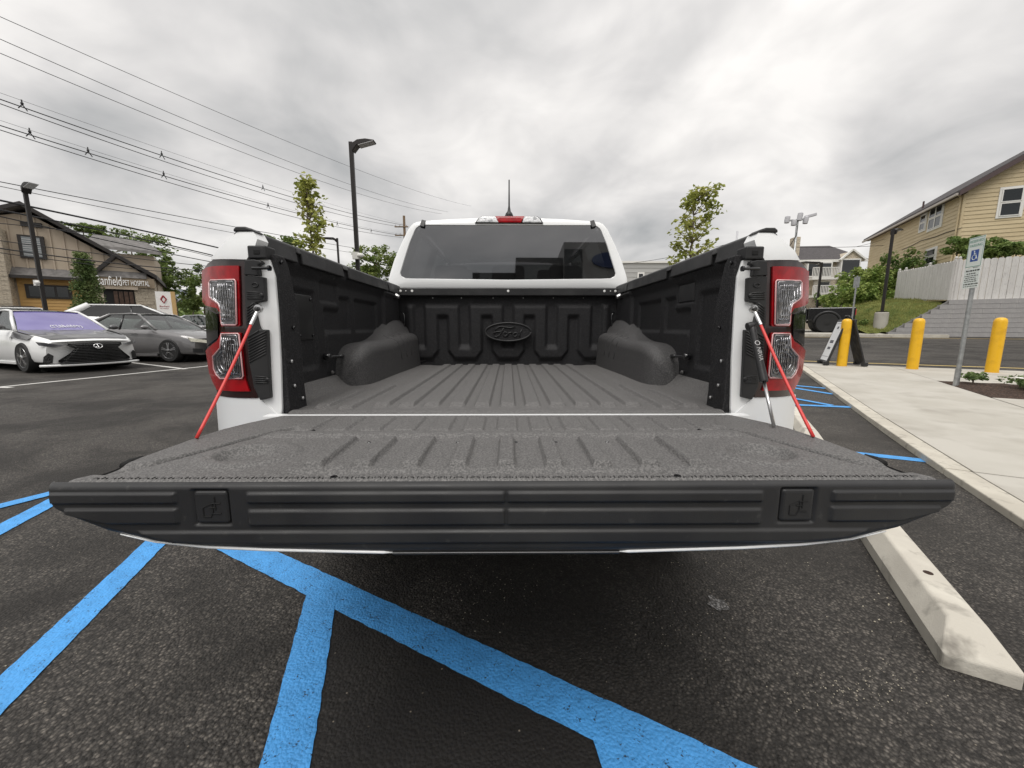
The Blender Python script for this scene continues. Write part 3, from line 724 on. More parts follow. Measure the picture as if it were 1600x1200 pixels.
for s_ in (-1, 1):
    sl_ = MB(); sl_.tube([(s_*.7215, .70, .8715), (s_*.728, .718, .872), (s_*.7215, .738, .8715)], .0075, 8); sl_.build('latch_slot', DARK, gt, smooth=True)
    pd = MB(); pd.box(s_*.4815-.0275, s_*.4815+.0275, .5945, .606, .8105, .8675)
    pdo = pd.build('clamp_pocket_cover', BLACKPL, gt, bevel=.006, seg=3)
    ic = MB(); cx, cz = s_*.4815, .838; k = 1
    for st in ([(-.009, -.010), (-.009, .001), (.002, .006), (.002, -.004), (-.001, -.010), (-.009, -.010)], [(-.002, .001), (.006, .001)], [(.005, .014), (.005, -.002)], [(.001, .006), (.011, .006)], [(.001, -.006), (.011, -.006)]):
        ic.tube([(cx+x*1.45, .5942, cz+z*1.45) for x, z in st], .0011, 5)
    ic.build('clamp_symbol', DARK, pdo)
    for x, y in ((.694, .648), (.300, .640), (.47, .905)):
        bo = MB(); bo.lathe([(.007, 0), (.006, .003), (.0025, .003)], (s_*x, y, gate_z(s_*x, y)), (0, 0, 1), 12); bo.build('gate_bolt', BLACKGL, gt, smooth=40)
for x in (-.30, -.107, .02, .107, .22):
    MB().lathe([(.0045, 0), (.003, .002)], (x, .812, gate_z(x, .812)), (0, 0, 1), 10).build('gate_screw', BLACKGL, gt)
# ruler moulded along the edge
rl = MB(); inch = .02745
for k in range(0, 201):
    x = -.683+k*inch/4; 
    if k % 4 == 0: continue
    l = .007 if k % 2 == 0 else .0035
    rl.box(x-.0006, x+.0006, .611, .611+l, gate_z(x, .613)-.004, gate_z(x, .613)+.0012)
RULER = M('ruler_mark', (.012, .012, .012), .5)
tag(rl.build('ruler_tick', RULER, gt), kind='stuff')
nm = MB()
for k in range(0, 51):
    x = -.683+k*inch
    tm = text_mb(str(k), .0125, lambda a, b, d: (x+a, .6145+b*.75, gate_z(x, .615)+.0008), 0); nm.add(tm.v, tm.f)
tag(nm.build('ruler_number', RULER, gt), kind='stuff')
# white outer skin under the gate
def skin(u, v):
    x = (u*2-1)*.742; y = .5975+v*.47
    return (x*(1-.03*v), y, zb(x)+.008*sstep(.55, .70, abs(x))-.001-.02*sstep(.1, .4, v)*(1-sstep(.4, .6, abs(x))))
MB().grid(skin, 120, 16, flip=True).build('outer_skin', WHITE, gt, smooth=40)
for s_ in (-1, 1):
    lip = MB(); lip.tube([(s_*(.195+(.640-.195)*k/40), .5995, zb(.195+(.640-.195)*k/40)-.0012) for k in range(41)], [.0012]+[.0026]*24+[.0026-.0001*k for k in range(16)], 8)
    lip.build('skin_lip', WHITE, gt, smooth=True)
hd = MB(); hd.box(-.192, .192, .598, .66, .7515, .7575); hd.build('gate_handle', BLACKPL, gt, bevel=.002)
# ---- cab
def zc(x, y): return loc(atY(580+x/3.636, 270+y/3.636, 2.70))
outl = []
for x, y in ((86, 625), (92, 600), (120, 500), (160, 400), (200, 315), (222, 285), (245, 270), (300, 262), (450, 250), (620, 243), (783, 241)):
    p = zc(x, y); outl.append((p.x, p.z))
outl[0] = (outl[0][0], 1.385)
ring_o = outl+[(-x, z) for x, z in outl[-2::-1]]
wpt = [zc(x, y) for x, y in ((783, 607), (200, 600), (172, 590), (166, 572), (215, 400), (248, 315), (262, 299), (290, 291), (783, 294))]
ring_i = [(p.x, p.z) for p in wpt]; ring_i[0] = (0, ring_i[0][1]); ring_i[-1] = (0, ring_i[-1][1])
ring_i = ring_i+[(-x, z) for x, z in ring_i[-2:0:-1]]
def gY(z): return 2.695+.075*(z-1.40)
def resample(P, n, closed=True):
    P = P+([P[0]] if closed else []); L = [0]
    for a, b in zip(P, P[1:]): L.append(L[-1]+hypot(b[0]-a[0], b[1]-a[1]))
    o_ = []; j = 0
    for k in range(n):
        d = L[-1]*k/n
        while L[j+1] < d: j += 1
        t = (d-L[j])/(L[j+1]-L[j] or 1); o_.append((P[j][0]+(P[j+1][0]-P[j][0])*t, P[j][1]+(P[j+1][1]-P[j][1])*t))
    return o_
def by_angle(P, n, c):
    o_ = []
    for k in range(n):
        th = -pi/2-2*pi*k/n; dx, dz = cos(th)*2, sin(th)
        best = None
        for a, b in zip(P, P[1:]+P[:1]):
            # ray c + t*(dx,dz) with segment a-b
            ex, ez = b[0]-a[0], b[1]-a[1]; det = dx*(-ez)+ex*dz
            if abs(det) < 1e-12: continue
            rx, rz = a[0]-c[0], a[1]-c[1]
            t = (rx*(-ez)+ex*rz)/det; s_ = (dx*rz-dz*rx)/det
            if t > 0 and -1e-6 <= s_ <= 1+1e-6 and (best is None or t > best): best = t
        o_.append((c[0]+dx*best, c[1]+dz*best))
    return o_
full = ring_o+[(0, 1.385)]
N_ = 128; A_ = by_angle(full, N_, (0, 1.63)); B_ = by_angle(ring_i, N_, (0, 1.63))
cw = MB()
def rg(P, dy): return [(x, gY(z)+dy, z) for x, z in P]
def lerp2(P, Q, t): return [(a[0]+(b[0]-a[0])*t, a[1]+(b[1]-a[1])*t) for a, b in zip(P, Q)]
rings = [rg(A_, .10), rg(A_, .035), rg(lerp2(A_, B_, .10), .008), rg(lerp2(A_, B_, .25), 0), rg(lerp2(A_, B_, .95), -.001), rg(B_, .006), rg(lerp2(A_, B_, 1.0), .03)]
vs_ = [p for r_ in rings for p in r_]; fs_ = []
for i in range(len(rings)-1):
    for k in range(N_):
        a = i*N_+k; b = i*N_+(k+1) % N_; fs_.append((a, a+N_, b+N_, b))
cw.add(vs_, fs_); cab = cw.build('cab_rear', WHITE, truck, smooth=50)
MB().patch(B_, lambda x, z: (x, gY(z)+.006, z), face=(0, -1, 0)).build('rear_window', GLASS_REAR, cab)
# roof, side pillars and glass, hood: built on so the cab is whole
def top_z(x, y):
    s_ = min(1, abs(x)/.66)
    return 1.862-.034*s_**2.2+.045*sstep(2.78, 3.5, y)-.05*sstep(4.0, 4.45, y)
MB().grid(lambda u, v: ((u*2-1)*(.615+.055*sstep(0, .2, v)), 2.752+v*1.70, top_z((u*2-1)*.655, 2.742+v*1.70)), 30, 24).build('roof', WHITE, truck, smooth=True)
for s_ in (-1, 1):
    q = MB(); q.grid(lambda u, v: (s_*(.835-.18*v**1.15+.03*sin(pi*min(1, u*2))*(1-v)), 2.79+u*.33-.05*v*u, 1.385+v*.462), 6, 10, flip=(s_ < 0)); q.build('cab_quarter_panel', WHITE, truck, smooth=True)
    g = MB(); g.add([(s_*.86, 3.12, 1.39), (s_*.87, 4.62, 1.33), (s_*.665, 4.25, 1.83), (s_*.67, 3.07, 1.85)], [(0, 1, 2, 3)]); g.build('side_window', GLASS_CAR, truck)
    MB().bar((s_*.86, 4.85, 1.30), (s_*.66, 4.38, 1.84), .05, .06).build('cab_pillar', WHITE, truck, bevel=.01); MB().bar((s_*.855, 3.70, 1.36), (s_*.672, 3.68, 1.85), .06, .03, (0, 1, 0)).build('cab_pillar', BLACKGL, truck, bevel=.01)
    MB().bar((s_*.672, 3.0, 1.845), (s_*.665, 4.3, 1.835), .03, .03).build('roof_edge', WHITE, truck, bevel=.008)
    mi = MB(); mi.box(min(s_*.95, s_*1.12), max(s_*.95, s_*1.12), 4.45, 4.52, 1.33, 1.50); mi.bar((s_*.86, 4.5, 1.36), (s_*.98, 4.49, 1.38), .05, .05); mi.build('door_mirror', BLACKPL, truck, bevel=.02)
    clip = MB(); zz_ = outl[6]; pxx = loc(atY(580+285/3.636, 270+285/3.636, 2.70)); clip.bar((s_*abs(pxx.x), 2.715, pxx.z-.022), (s_*(abs(pxx.x)-.012), 2.735, pxx.z+.024), .030, .012, (0, -1, 0)); clip.build('roof_channel_cap', BLACKPL, truck, bevel=.003)
MB().add([(-.80, 4.92, 1.29), (.80, 4.92, 1.29), (.63, 4.42, 1.825), (-.63, 4.42, 1.825)], [(0, 1, 2, 3)]).build('windshield', GLASS_CAR, truck)
bd = MB(); bd.prism([(-.90, 2.70, .42), (-.93, 2.70, .80), (-.91, 2.70, 1.15), (-.845, 2.70, 1.385), (-.80, 2.70, 1.386), (-.78, 2.70, .9), (.78, 2.70, .9), (.80, 2.70, 1.386), (.845, 2.70, 1.385), (.91, 2.70, 1.15), (.93, 2.70, .80), (.90, 2.70, .42)], (0, 2.2, 0)); bd.build('cab_body', WHITE, truck, bevel=.02)
bd = MB(); bd.box(-.80, .80, 2.72, 2.735, .90, 1.384); bd.box(-.80, .80, 4.80, 4.92, .90, 1.29); bd.build('cab_bulkhead', BLACKPL, truck)
hn = MB(); hn.grid(lambda u, v: ((u*2-1)*(.88-.10*v**3), 4.905+v*1.25-.10*(u*2-1)**2*v, 1.285-.06*v-.10*v**6-.10*abs(u*2-1)**3), 20, 16); hn.build('hood', WHITE, truck, smooth=True)
fr = MB(); fr.prism([(-.92, 4.905, .45), (-.95, 4.905, .9), (-.90, 4.905, 1.14), (.90, 4.905, 1.14), (.95, 4.905, .9), (.92, 4.905, .45)], (0, 1.15, 0)); fr.build('front_fender', WHITE, truck, bevel=.04)
gr_ = MB(); gr_.box(-.85, .85, 6.05, 6.16, .45, 1.10); gr_.build('front_grille', BLACKPL, truck, bevel=.03)
bm = MB(); bm.box(-.86, .86, 1.10, 1.24, .50, .70); bm.build('rear_bumper', BLACKPL, truck, bevel=.03)
fm = MB(); fm.box(-.45, .45, 1.25, 5.6, .40, .56); fm.build('chassis_frame', DARK, truck)
# interior: seat backs and head rests
SEAT = M('seat_cloth', (.03, .03, .032), .8)
si = MB(); si.box(-.62, .62, 2.86, 3.0, .95, 1.43); 
for x in (-.42, 0, .42): si.box(x-.12, x+.12, 2.88, 2.96, 1.44, 1.58)
si.build('rear_bench', SEAT, truck, bevel=.03)
for x in (-.40, .40):
    si = MB(); si.box(x-.24, x+.24, 3.75, 3.90, .95, 1.48); si.box(x-.12, x+.12, 3.78, 3.88, 1.50, 1.68); si.build('front_seat', SEAT, truck, bevel=.03)
si = MB(); si.box(-.80, .80, 4.55, 4.85, .92, 1.27); si.build('dashboard', SEAT, truck, bevel=.04)
si = MB(); si.box(-.12, .12, 4.33, 4.36, 1.66, 1.73); si.build('rear_view_mirror', SEAT, truck, bevel=.01)
# high brake lamp and aerial
def bl(u, v, dy): p = loc(atY(u, v, 2.715+dy)); return p
def sh(pts, dy, th, name, mat, par):
    q = [bl(u, v, 0) for u, v in pts]
    return MB().patch([(p.x, p.z) for p in q], lambda x, z: (x, 2.715+dy+.3*max(0, z-1.845), z), (0, th, 0), .02).build(name, mat, par, bevel=.0015)
hl = sh([(742, 348.5), (747, 341), (753, 337), (839, 337), (845, 341), (849, 348.8)], 0, .05, 'high_brake_lamp', BLACKGL, truck)
sh([(744.5, 347.5), (749, 341), (754, 337.6), (775, 337.6), (780, 347.6)], -.004, .006, 'clear_lamp_lens', M('clear_lamp', (.72, .73, .74), .12, coat=1, bump=[('voronoi', 80, .4, .004)], var=(35, (.35, .36, .37), .5, .62)), hl)
sh([(816.5, 347.6), (819, 337.6), (838, 337.6), (843, 341), (846.5, 347.7)], -.004, .006, 'clear_lamp_lens', bpy.data.materials['clear_lamp'], hl)
sh([(773.5, 337.4), (819.5, 337.4), (814, 347.7), (779, 347.7)], -.005, .008, 'red_lamp_lens', REDLENS, hl)
ap = loc(atY(795.5, 333, 3.05)); at_ = loc(atY(795.5, 281, 3.05))
MB().tube([(ap.x, 3.05, ap.z-.03), (ap.x, 3.05, ap.z-.004), (ap.x, 3.05, ap.z+.012), (ap.x, 3.05, ap.z+.05), (at_.x, 3.05, at_.z)], [.036, .026, .013, .0065, .0048], 10).build('aerial', BLACKPL, truck, smooth=True)
# road wheels
def truck_wheel(x, y):
    w = MB(); s_ = 1 if x > 0 else -1
    w.lathe([(.24, -.12), (.36, -.135), (.395, -.11), (.40, 0), (.395, .11), (.36, .135), (.24, .12)], (x, y, .40), (1, 0, 0), 40); o_ = w.build('wheel', RUBBER, truck, smooth=40)
    r_ = MB(); r_.lathe([(.245, 0), (.24, .02), (.20, 0), (.05, .03), (.0, .03)], (x+s_*.11, y, .40), (s_, 0, 0), 30); 
    for k in range(6):
        a = k*pi/3; r_.bar((x+s_*.125, y, .40), (x+s_*.125, y+.23*cos(a), .40+.23*sin(a)), .05, .03, (1, 0, 0))
    r_.build('rim', M('rim_dark', (.06, .06, .065), .3, metal=.8) if 'rim_dark' not in bpy.data.materials else bpy.data.materials['rim_dark'], o_, smooth=40)
for x in (-.80, .80):
    for y in (2.06, 5.33): truck_wheel(x, y)
# ================================================================== pavement, kerb, wheel stops, bollards
def slab_prism(m, s0, s1, t0, t1, h0, h1):
    c = [ST(s0, t0), ST(s1, t0), ST(s1, t1), ST(s0, t1)]
    m.add([(p.x, p.y, p.z+h0) for p in c]+[(p.x, p.y, p.z+h1) for p in c], [(0, 1, 2, 3), (7, 6, 5, 4), (1, 0, 4, 5), (2, 1, 5, 6), (3, 2, 6, 7), (0, 3, 7, 4)]); return m
base = MB().grid(lambda u, v: tuple(ST(-8+u*20.08, 1.57+v*10, .035)), 40, 2, flip=True)
pav = tag(base.build('pavement', JOINT), 'pale concrete pavement beside the parking stalls', kind='structure')
sb_ = [-8, -5.7, -3.7, -1.7, .25, 2.2, 4.13, 6.0, 8.1, 10.05, 12.08]
for a, b in zip(sb_, sb_[1:]):
    slab_prism(MB(), a+.006, b-.006, 1.551, 1.70, -.05, .052+rnd.uniform(-.002, .002)).build('kerb_stone', CONC2, pav, bevel=.008)
    for t0, t1 in ((1.712, 3.39), (3.402, 5.4), (5.412, 7.4), (7.412, 9.6)):
        aa, bb = a+.005, b-.005
        if t0 > 3 and a == 8.1: continue
        if t0 > 3 and a == 10.05: aa = 9.80
        slab_prism(MB(), aa, bb, t0, t1, -.02, .050+rnd.uniform(-.003, .003)).build('slab', CONC, pav, bevel=.004)
# planting bed
MULCH = M('mulch', (.045, .028, .020), .95, var=(40, (.11, .065, .045), .45, .65), bump=[('noise', 60, 1, .03), ('voronoi', 45, .8, .02)])
bedm = MB().grid(lambda u, v: tuple(ST(8.09+v*1.70, 3.40+u*6.2, .048+.05*sin(pi*u)**.3*sin(pi*v)+.012*sin(u*90)*sin(v*31))), 80, 24, flip=True)
tag(bedm.build('planting_bed', MULCH, smooth=True), 'brown mulch planting bed let into the pavement', kind='structure')
LEAFM = {}
def leafmat(name, c1, c2, c3=None):
    if name in LEAFM: return LEAFM[name]
    m = M(name, c1, .55, spec=.35, var=(1.7, c2, .38, .62), var2=(9, c3 or tuple(x*.6 for x in c1), .52, .72)); LEAFM[name] = m
    t = m.node_tree; b = t.nodes['Principled BSDF']; o_ = t.nodes['Material Output']; tr = t.nodes.new('ShaderNodeBsdfTranslucent'); mx_ = t.nodes.new('ShaderNodeMixShader'); mx_.inputs[0].default_value = .28
    src = b.inputs['Base Color'].links[0].from_socket; t.links.new(src, tr.inputs[0]); t.links.new(b.outputs[0], mx_.inputs[1]); t.links.new(tr.outputs[0], mx_.inputs[2]); t.links.new(mx_.outputs[0], o_.inputs[0]); return m
BARK = M('bark', (.13, .10, .075), .9, bump=[('noise', 30, .6, .02)])
def leaf(m, p, s, r):
    a, b = r.uniform(0, 2*pi), r.uniform(-.7, .9); d = Vector((cos(a)*cos(b), sin(a)*cos(b), sin(b))); n = Vector((r.uniform(-1, 1), r.uniform(-1, 1), r.uniform(.2, 1.5)))
    w = d.cross(n); w = w.normalized() if w.length > 1e-4 else Vector((1, 0, 0)); up = w.cross(d)*.18
    p = Vector(p); m.add([p-d*s*.5, p+w*s*.36+up*s, p+d*s*.55, p-w*s*.36+up*s], [(0, 1, 2, 3)])
def blob(m, c, rad, n, s, r, shell=.55):
    for _ in range(n):
        th, ph = r.uniform(0, 2*pi), math.acos(r.uniform(-1, 1)); k = (shell+(1-shell)*r.random()**.5)
        leaf(m, (c[0]+rad[0]*k*sin(ph)*cos(th), c[1]+rad[1]*k*sin(ph)*sin(th), c[2]+rad[2]*k*cos(ph)), s*r.uniform(.7, 1.3), r)
LG = leafmat('plant_leaf', (.10, .17, .05), (.20, .26, .10), (.04, .08, .025)); 
PET = M('white_petal', (.75, .73, .68), .6)
rp_ = random.Random(21)
plant_names = ['low green flowering plant beside the sign post', 'wide green flowering plant in the middle of the mulch bed', 'dark leaved low plant behind the flowering ones in mulch', 'bright leafy plant near the bed corner', 'small leafy plant farther along the mulch bed', 'bushy flowering plant near the far end of the mulch bed']
for (s, t, r_, fl), nm_ in zip(((9.45, 3.72, .15, 0), (9.0, 4.05, .24, 1), (9.5, 4.45, .2, 0), (8.6, 4.1, .20, 1), (9.15, 4.75, .22, 0), (8.75, 5.2, .25, 1)), plant_names):
    p = ST(s, t, .09); e_ = thing('bedding_plant', nm_, 'plant', p)
    m = MB()
    for k in range(7): a = rp_.uniform(0, 6.28); q = rp_.uniform(.2, 1)*r_; blob(m, (cos(a)*q, sin(a)*q, .07+.05*rp_.random()), (.09, .09, .07), 26, .065, rp_, .3)
    m.build('foliage', LG, e_)
    st_ = MB(); st_.tube([(0, 0, -.05), (.01, .01, .1)], .012, 6); st_.build('stem', BARK, e_)
    if fl:
        m = MB()
        for k in range(5): a = rp_.uniform(0, 6.28); q = rp_.uniform(0, 1)*r_; m.ell((cos(a)*q, sin(a)*q, .16), .03, .03, .015, 7, 4)
        tag(m.build('flower_heads', PET, e_), kind='stuff')
# wheel stops
def wheel_stop(s0, label):
    L, Wd = 1.83, .185; m = MB(); o_ = ST(s0, .71)
    def pt(s, t, z): p = AV*s+BV*t; return (p.x, p.y, z)
    lay = [(0, 0, 0), (0, 0, .055), (.11, .045, .125), (.11, .045, .125)]
    vs_ = []
    for i, (es, et, z) in enumerate(((0, 0, -.02), (0, 0, .052), (.125, .046, .122))):
        vs_ += [pt(es, et, z), pt(L-es, et, z), pt(L-es, Wd-et, z), pt(es, Wd-et, z)]
    fs_ = [(3, 2, 1, 0), (8, 9, 10, 11)]+[(i*4+k, i*4+(k+1) % 4, (i+1)*4+(k+1) % 4, (i+1)*4+k) for i in (0, 1) for k in range(4)]
    fs_ = [f[::-1] for f in fs_]
    m.add(vs_, fs_)
    e_ = thing('wheel_stop', label, 'wheel stop', o_)
    body = m.build('concrete_body', M('wheel_stop_concrete', (.50, .47, .41), .88, spec=.3, var=(5, (.58, .55, .48), .42, .62), var2=(9, (.20, .185, .16), .56, .74), bump=[('noise', 160, .5, .002), ('noise', 20, .3, .005)]) if 'wheel_stop_concrete' not in bpy.data.materials else bpy.data.materials['wheel_stop_concrete'], e_, bevel=.009, seg=3)
    for q in (.42, L-.42):
        h = MB(); h.lathe([(.016, 0), (.016, .0015)], pt(q, Wd/2, .1215), (0, 0, 1), 14); h.build('pin_hole', M('rust_hole', (.035, .018, .012), .9) if 'rust_hole' not in bpy.data.materials else bpy.data.materials['rust_hole'], e_)
wheel_stop(1.70, 'concrete wheel stop coming out from under the lowered tailgate')
wheel_stop(4.55, 'concrete wheel stop beside the truck rear corner, past the nearer one')
# bollards
YEL = M('yellow_sleeve', (.76, .43, .015), .42, coat=.1, var=(6, (.64, .35, .015), .48, .68), var2=(38, (.35, .22, .05), .66, .76))
for (s, t), l_ in zip(((11.75, 2.44), (11.68, 3.64), (11.6, 4.80)), ('yellow bollard standing in front of the black folding sign', 'yellow bollard between the folding sign and the parking sign post', 'yellow bollard standing behind the planting bed')):
    p = ST(s, t, .05); e_ = thing('bollard', l_, 'bollard', p, group='yellow bollards along the pavement edge')
    MB().lathe([(.097, -.05), (.097, 1.0), (.094, 1.04), (.08, 1.075), (.055, 1.095), (.02, 1.102), (0, 1.103)], n=28).build('sleeve', YEL, e_, smooth=40)
    MB().lathe([(.101, -.02), (.101, .012)], n=28).build('base_ring', YEL, e_)
# folding sign
AF = Vector((.4226, .906, 0)); EF = Vector((.906, -.4226, 0))
fc = Vector((7.98, 9.28, 0)); fc.z = terrain(fc.x, fc.y)+.052
fs = thing('folding_sign', 'black plastic folding sign with a white poster behind a yellow bollard', 'sign', fc)
for q, nm_ in ((-1, 'front'), (1, 'back')):
    m = MB(); foot = EF*q*.36; topp = EF*q*.05+Vector((0, 0, 1.12)); d = topp-foot
    nrm_ = d.cross(AF).normalized()*q*-1
    if nrm_.dot(EF*q) < 0: nrm_ = -nrm_
    bo = MB(); bo.obox((foot+topp)/2, d/2*.93, AF*.30, nrm_*.022); b_ = bo.build('board', BLACKPL, fs, bevel=.02)
    for k in (-.24, .24):
        bo = MB(); bo.obox(foot+AF*k+Vector((0, 0, .045)), EF*.055, AF*.05, Vector((0, 0, .045))); bo.build('foot', BLACKPL, fs, bevel=.012)
    if q < 0:
        c_ = (foot+topp)/2+nrm_*.024; po = MB(); po.obox(c_, d*.5*.82, AF*.25, nrm_*.002); po.build('poster', M('poster_white', (.78, .79, .80), .5), b_)
        dn = d.normalized(); ins = MB(); pr = MB()
        for y0, y1, w_ in ((.36, .30, .05), (-.045, -.015, .12), (-.01, .02, .12), (-.20, -.175, .10), (-.17, -.145, .10), (-.385, -.378, .22), (.43, .437, .22)):
            pr.obox(c_+dn*((y0+y1)/2)+nrm_*.0035, dn*abs(y1-y0)/2, AF*w_, nrm_*.001)
        tag(pr.build('print', M('poster_print', (.05, .05, .07), .6), b_), kind='stuff')
m = MB(); m.tube([EF*.05+Vector((0, 0, 1.09))-AF*.12, EF*.0+Vector((0, 0, 1.16))-AF*.10, EF*.0+Vector((0, 0, 1.16))+AF*.10, EF*.05+Vector((0, 0, 1.09))+AF*.12], .022, 8); m.build('carry_handle', BLACKPL, fs, smooth=True)
# parking sign
GALV = M('galvanised', (.42, .43, .43), .45, metal=.8, var=(14, (.30, .31, .31), .4, .65))
sp = ST(9.2, 3.43, .05); sg = thing('parking_sign', 'reserved parking sign with wheelchair symbol on a galvanised post', 'sign', sp)
m = MB(); m.tube([(0, 0, -.05), (0, 0, 2.40)], .030, 12); m.build('post', GALV, sg, smooth=40)
m = MB(); m.tube([(0, 0, -.05), (0, 0, .28)], .037, 12); m.build('post_sleeve', GALV, sg, smooth=40)
SN = Vector((-.93, .30, 0)).normalized(); SR = Vector((0, 0, 1)).cross(SN)      # facing, and reader's right
def sgn_pt(x, z, d=0.): return SN*(.036+d)+SR*x+Vector((0, 0, z))
def sgn_box(x0, x1, z0, z1, d0, d1, mat, name, par, bev=None):
    m = MB(); c_ = sgn_pt((x0+x1)/2, (z0+z1)/2, (d0+d1)/2); m.obox(c_, SR*(x1-x0)/2, SN*(d1-d0)/2, Vector((0, 0, (z1-z0)/2))); return m.build(name, mat, par, bevel=bev)
SGW = M('sign_white', (.72, .77, .74), .35); SGG = M('sign_green', (.02, .22, .14), .4); SGB = M('sign_blue', (.015, .07, .32), .4); SGK = M('sign_black', (.02, .02, .02), .5)
pn = sgn_box(-.155, .155, 1.93, 2.40, 0, .003, SGW, 'upper_panel', sg)
for x0, x1, z0, z1 in ((-.147, .147, 2.385, 2.392), (-.147, .147, 1.938, 1.945), (-.147, -.141, 1.945, 2.385), (.141, .147, 1.945, 2.385)): sgn_box(x0, x1, z0, z1, .0031, .0038, SGG, 'border', pn)
for tx, z, sz in (('RESERVED', 2.335, .058), ('PARKING', 2.268, .058)):
    text_mb(tx, sz, lambda x, y, d: sgn_pt(x, z+y, .0040+d), .0004).build('lettering', SGG, pn)
bp = sgn_box(-.075, .075, 2.02, 2.20, .0031, .0040, SGB, 'symbol_panel', pn)
ic = MB()
ic.lathe([(.012, 0), (.012, .0008)], sgn_pt(-.012, 2.178, .0042), SN, 12)
for st in ([(-.010, 2.160), (-.004, 2.118), (.030, 2.118), (.048, 2.060), (.062, 2.066)], [(-.008, 2.142), (.026, 2.142)]): ic.tube([sgn_pt(x, z, .0046) for x, z in st], .0055, 6)
ic.tube([sgn_pt(-.002+.038*cos(t_), 2.085+.038*sin(t_), .0046) for t_ in [2.0+k*.36 for k in range(13)]], .005, 6)
tag(ic.build('wheelchair_symbol', SGW, bp), kind='stuff')
p2 = sgn_box(-.155, .155, 1.60, 1.915, 0, .003, SGW, 'lower_panel', sg)
pr = MB()
for k, (z, h_, w_) in enumerate(((1.875, .022, .12), (1.83, .016, .10), (1.795, .012, .13), (1.765, .012, .11), (1.735, .012, .13), (1.705, .012, .12), (1.665, .018, .13), (1.63, .010, .13))):
    x = -w_
    while x < w_-.02:
        w2 = rnd.uniform(.02, .05); pr.obox(sgn_pt(x+w2/2, z, .0036), SR*w2/2, SN*.0004, Vector((0, 0, h_/2))); x += w2+.012
tag(pr.build('fine_print', SGK, p2), kind='stuff')
# ------------------------------------------------------------------ street edge lines, far kerb and verge
def stline(s0, t0, s1, t1, w): a = AV*s0+BV*t0; b = AV*s1+BV*t1; return line((a.x, a.y), (b.x, b.y), w)
marking('road_marking', [stline(13.1, -6, 13.1, 24, .10)], YELLP, 'thin yellow edge line of the side street near the bollards')
marking('road_marking', [stline(23.55, -16, 23.55, 24, .10)], YELLP, 'thin yellow edge line of the side street by the retaining wall')
kerb = tag(MB().add([], []).grid(lambda u, v: tuple(ST(24.0+(0, .001, .16)[int(round(v*2))], -16+u*24.5, (-.02, .13, .132)[int(round(v*2))])), 12, 2).build('far_kerb', CONC2), 'low concrete kerb across the side street', kind='structure')
tag(MB().grid(lambda u, v: tuple(ST(24.161+v*30, -26+u*32.5, .131)), 8, 8).build('verge', CONC), 'raised verge behind the far kerb', kind='structure')
# ------------------------------------------------------------------ retaining wall, bank, fence, house
BLOCK = M('grey_block', (.33, .32, .315), .9, spec=.25, var=(2.3, (.38, .37, .36), .4, .65), var2=(18, (.27, .26, .26), .56, .72), bump=[('noise', 45, .5, .006)])
SW, NC, CH = 24.9, 8, .205
wz = ST(SW, 9).z
wall = thing('retaining_wall', 'grey block retaining wall with a stepped end below the white fence', 'wall', ST(SW, 8.7))
wall_in = wall.location.copy()
proto = None; BL = .46
rk = random.Random(4)
WROT = -GA
wall.rotation_euler = (0, 0, WROT)          # local x runs along BV, local y along AV
for r_ in range(NC):
    t0 = 6.75+r_*.27; t1 = 17.2; n = int((t1-t0)/BL)+1
    for k in range(n):
        a = t0 + (0 if k == 0 else (k-(.5 if r_ % 2 else 0))*BL)
        b = t0 + (k+1-(.5 if r_ % 2 else 0))*BL
        if proto is None:
            m = MB(); m.box(0, 1, 0, .3, 0, CH-.010); o = m.build('block', BLOCK, wall); proto = o
        else: o = proto.copy(); COL.objects.link(o)
        o.parent = wall; o.location = (a-8.7, rk.uniform(-.004, .004), r_*CH); o.scale = (b-a-.002, 1, 1)
m = MB(); m.box(-1.9, 8.4, .04, .30, -.1, NC*CH-.25*0-.01)
core = MB(); core.prism([(-1.90+.02, .05, -.1), (8.45, .05, -.1), (8.45, .05, NC*CH-.012), (.02, .05, NC*CH-.012), (-1.90+.02, .05, .19)], (0, .22, 0)); core.build('mortar_core', M('mortar', (.16, .155, .15), .95), wall)
WT_Z = wz+NC*CH
# upper ground behind the wall
up = MB(); p0 = AV*(SW+.25)+BV*8.6
up.grid(lambda u, v: ((AV*(SW+.24+v*26)+BV*(8.62+u*30)).x, (AV*(SW+.24+v*26)+BV*(8.62+u*30)).y, WT_Z-.02+.6*v), 6, 6, flip=True)
GRASS = M('lawn', (.10, .13, .035), .95, spec=.2, var=(1.5, (.19, .20, .06), .38, .62), var2=(22, (.05, .075, .02), .5, .7), bump=[('noise', 60, .8, .04)])
tag(up.build('upper_yard', GRASS), 'grassy yard behind the retaining wall', kind='structure')
E_ = Vector((21.8, 22.4, 2.75)); Cn = AV*(SW+.22)+BV*8.75; Cn.z = WT_Z-.03
def bankf(u, v):
    t = 5.9+u*(8.72-5.9); f = AV*(24.42+.70*sstep(.05, .25, u))+BV*t; zf = terrain(f.x, f.y)+.13
    f.z = zf+.05*sin(pi*u)+(WT_Z-.22-zf)*max(0, (t-6.95)/1.77)**1.0*(1 if t > 6.95 else 0)
    b0 = Vector((18.3, 25.0, 1.5)); b1 = Vector((19.9, 24.0, 2.35))
    b = b0.lerp(b1, u/.6) if u < .6 else b1.lerp(E_, (u-.6)/.4)
    p = f.lerp(b, v); p.z += .28*sin(pi*v)*(1-max(0, u-.8)/.2*.7)+.03*sin(u*31+v*17)
    return p
bank = MB().grid(lambda u, v: tuple(bankf(u, v)), 60, 40, flip=False); tag(bank.build('grass_bank', GRASS, smooth=True), 'grassy bank sloping up beside the stepped wall', kind='structure')
bl_ = MB(); rb_ = random.Random(9)
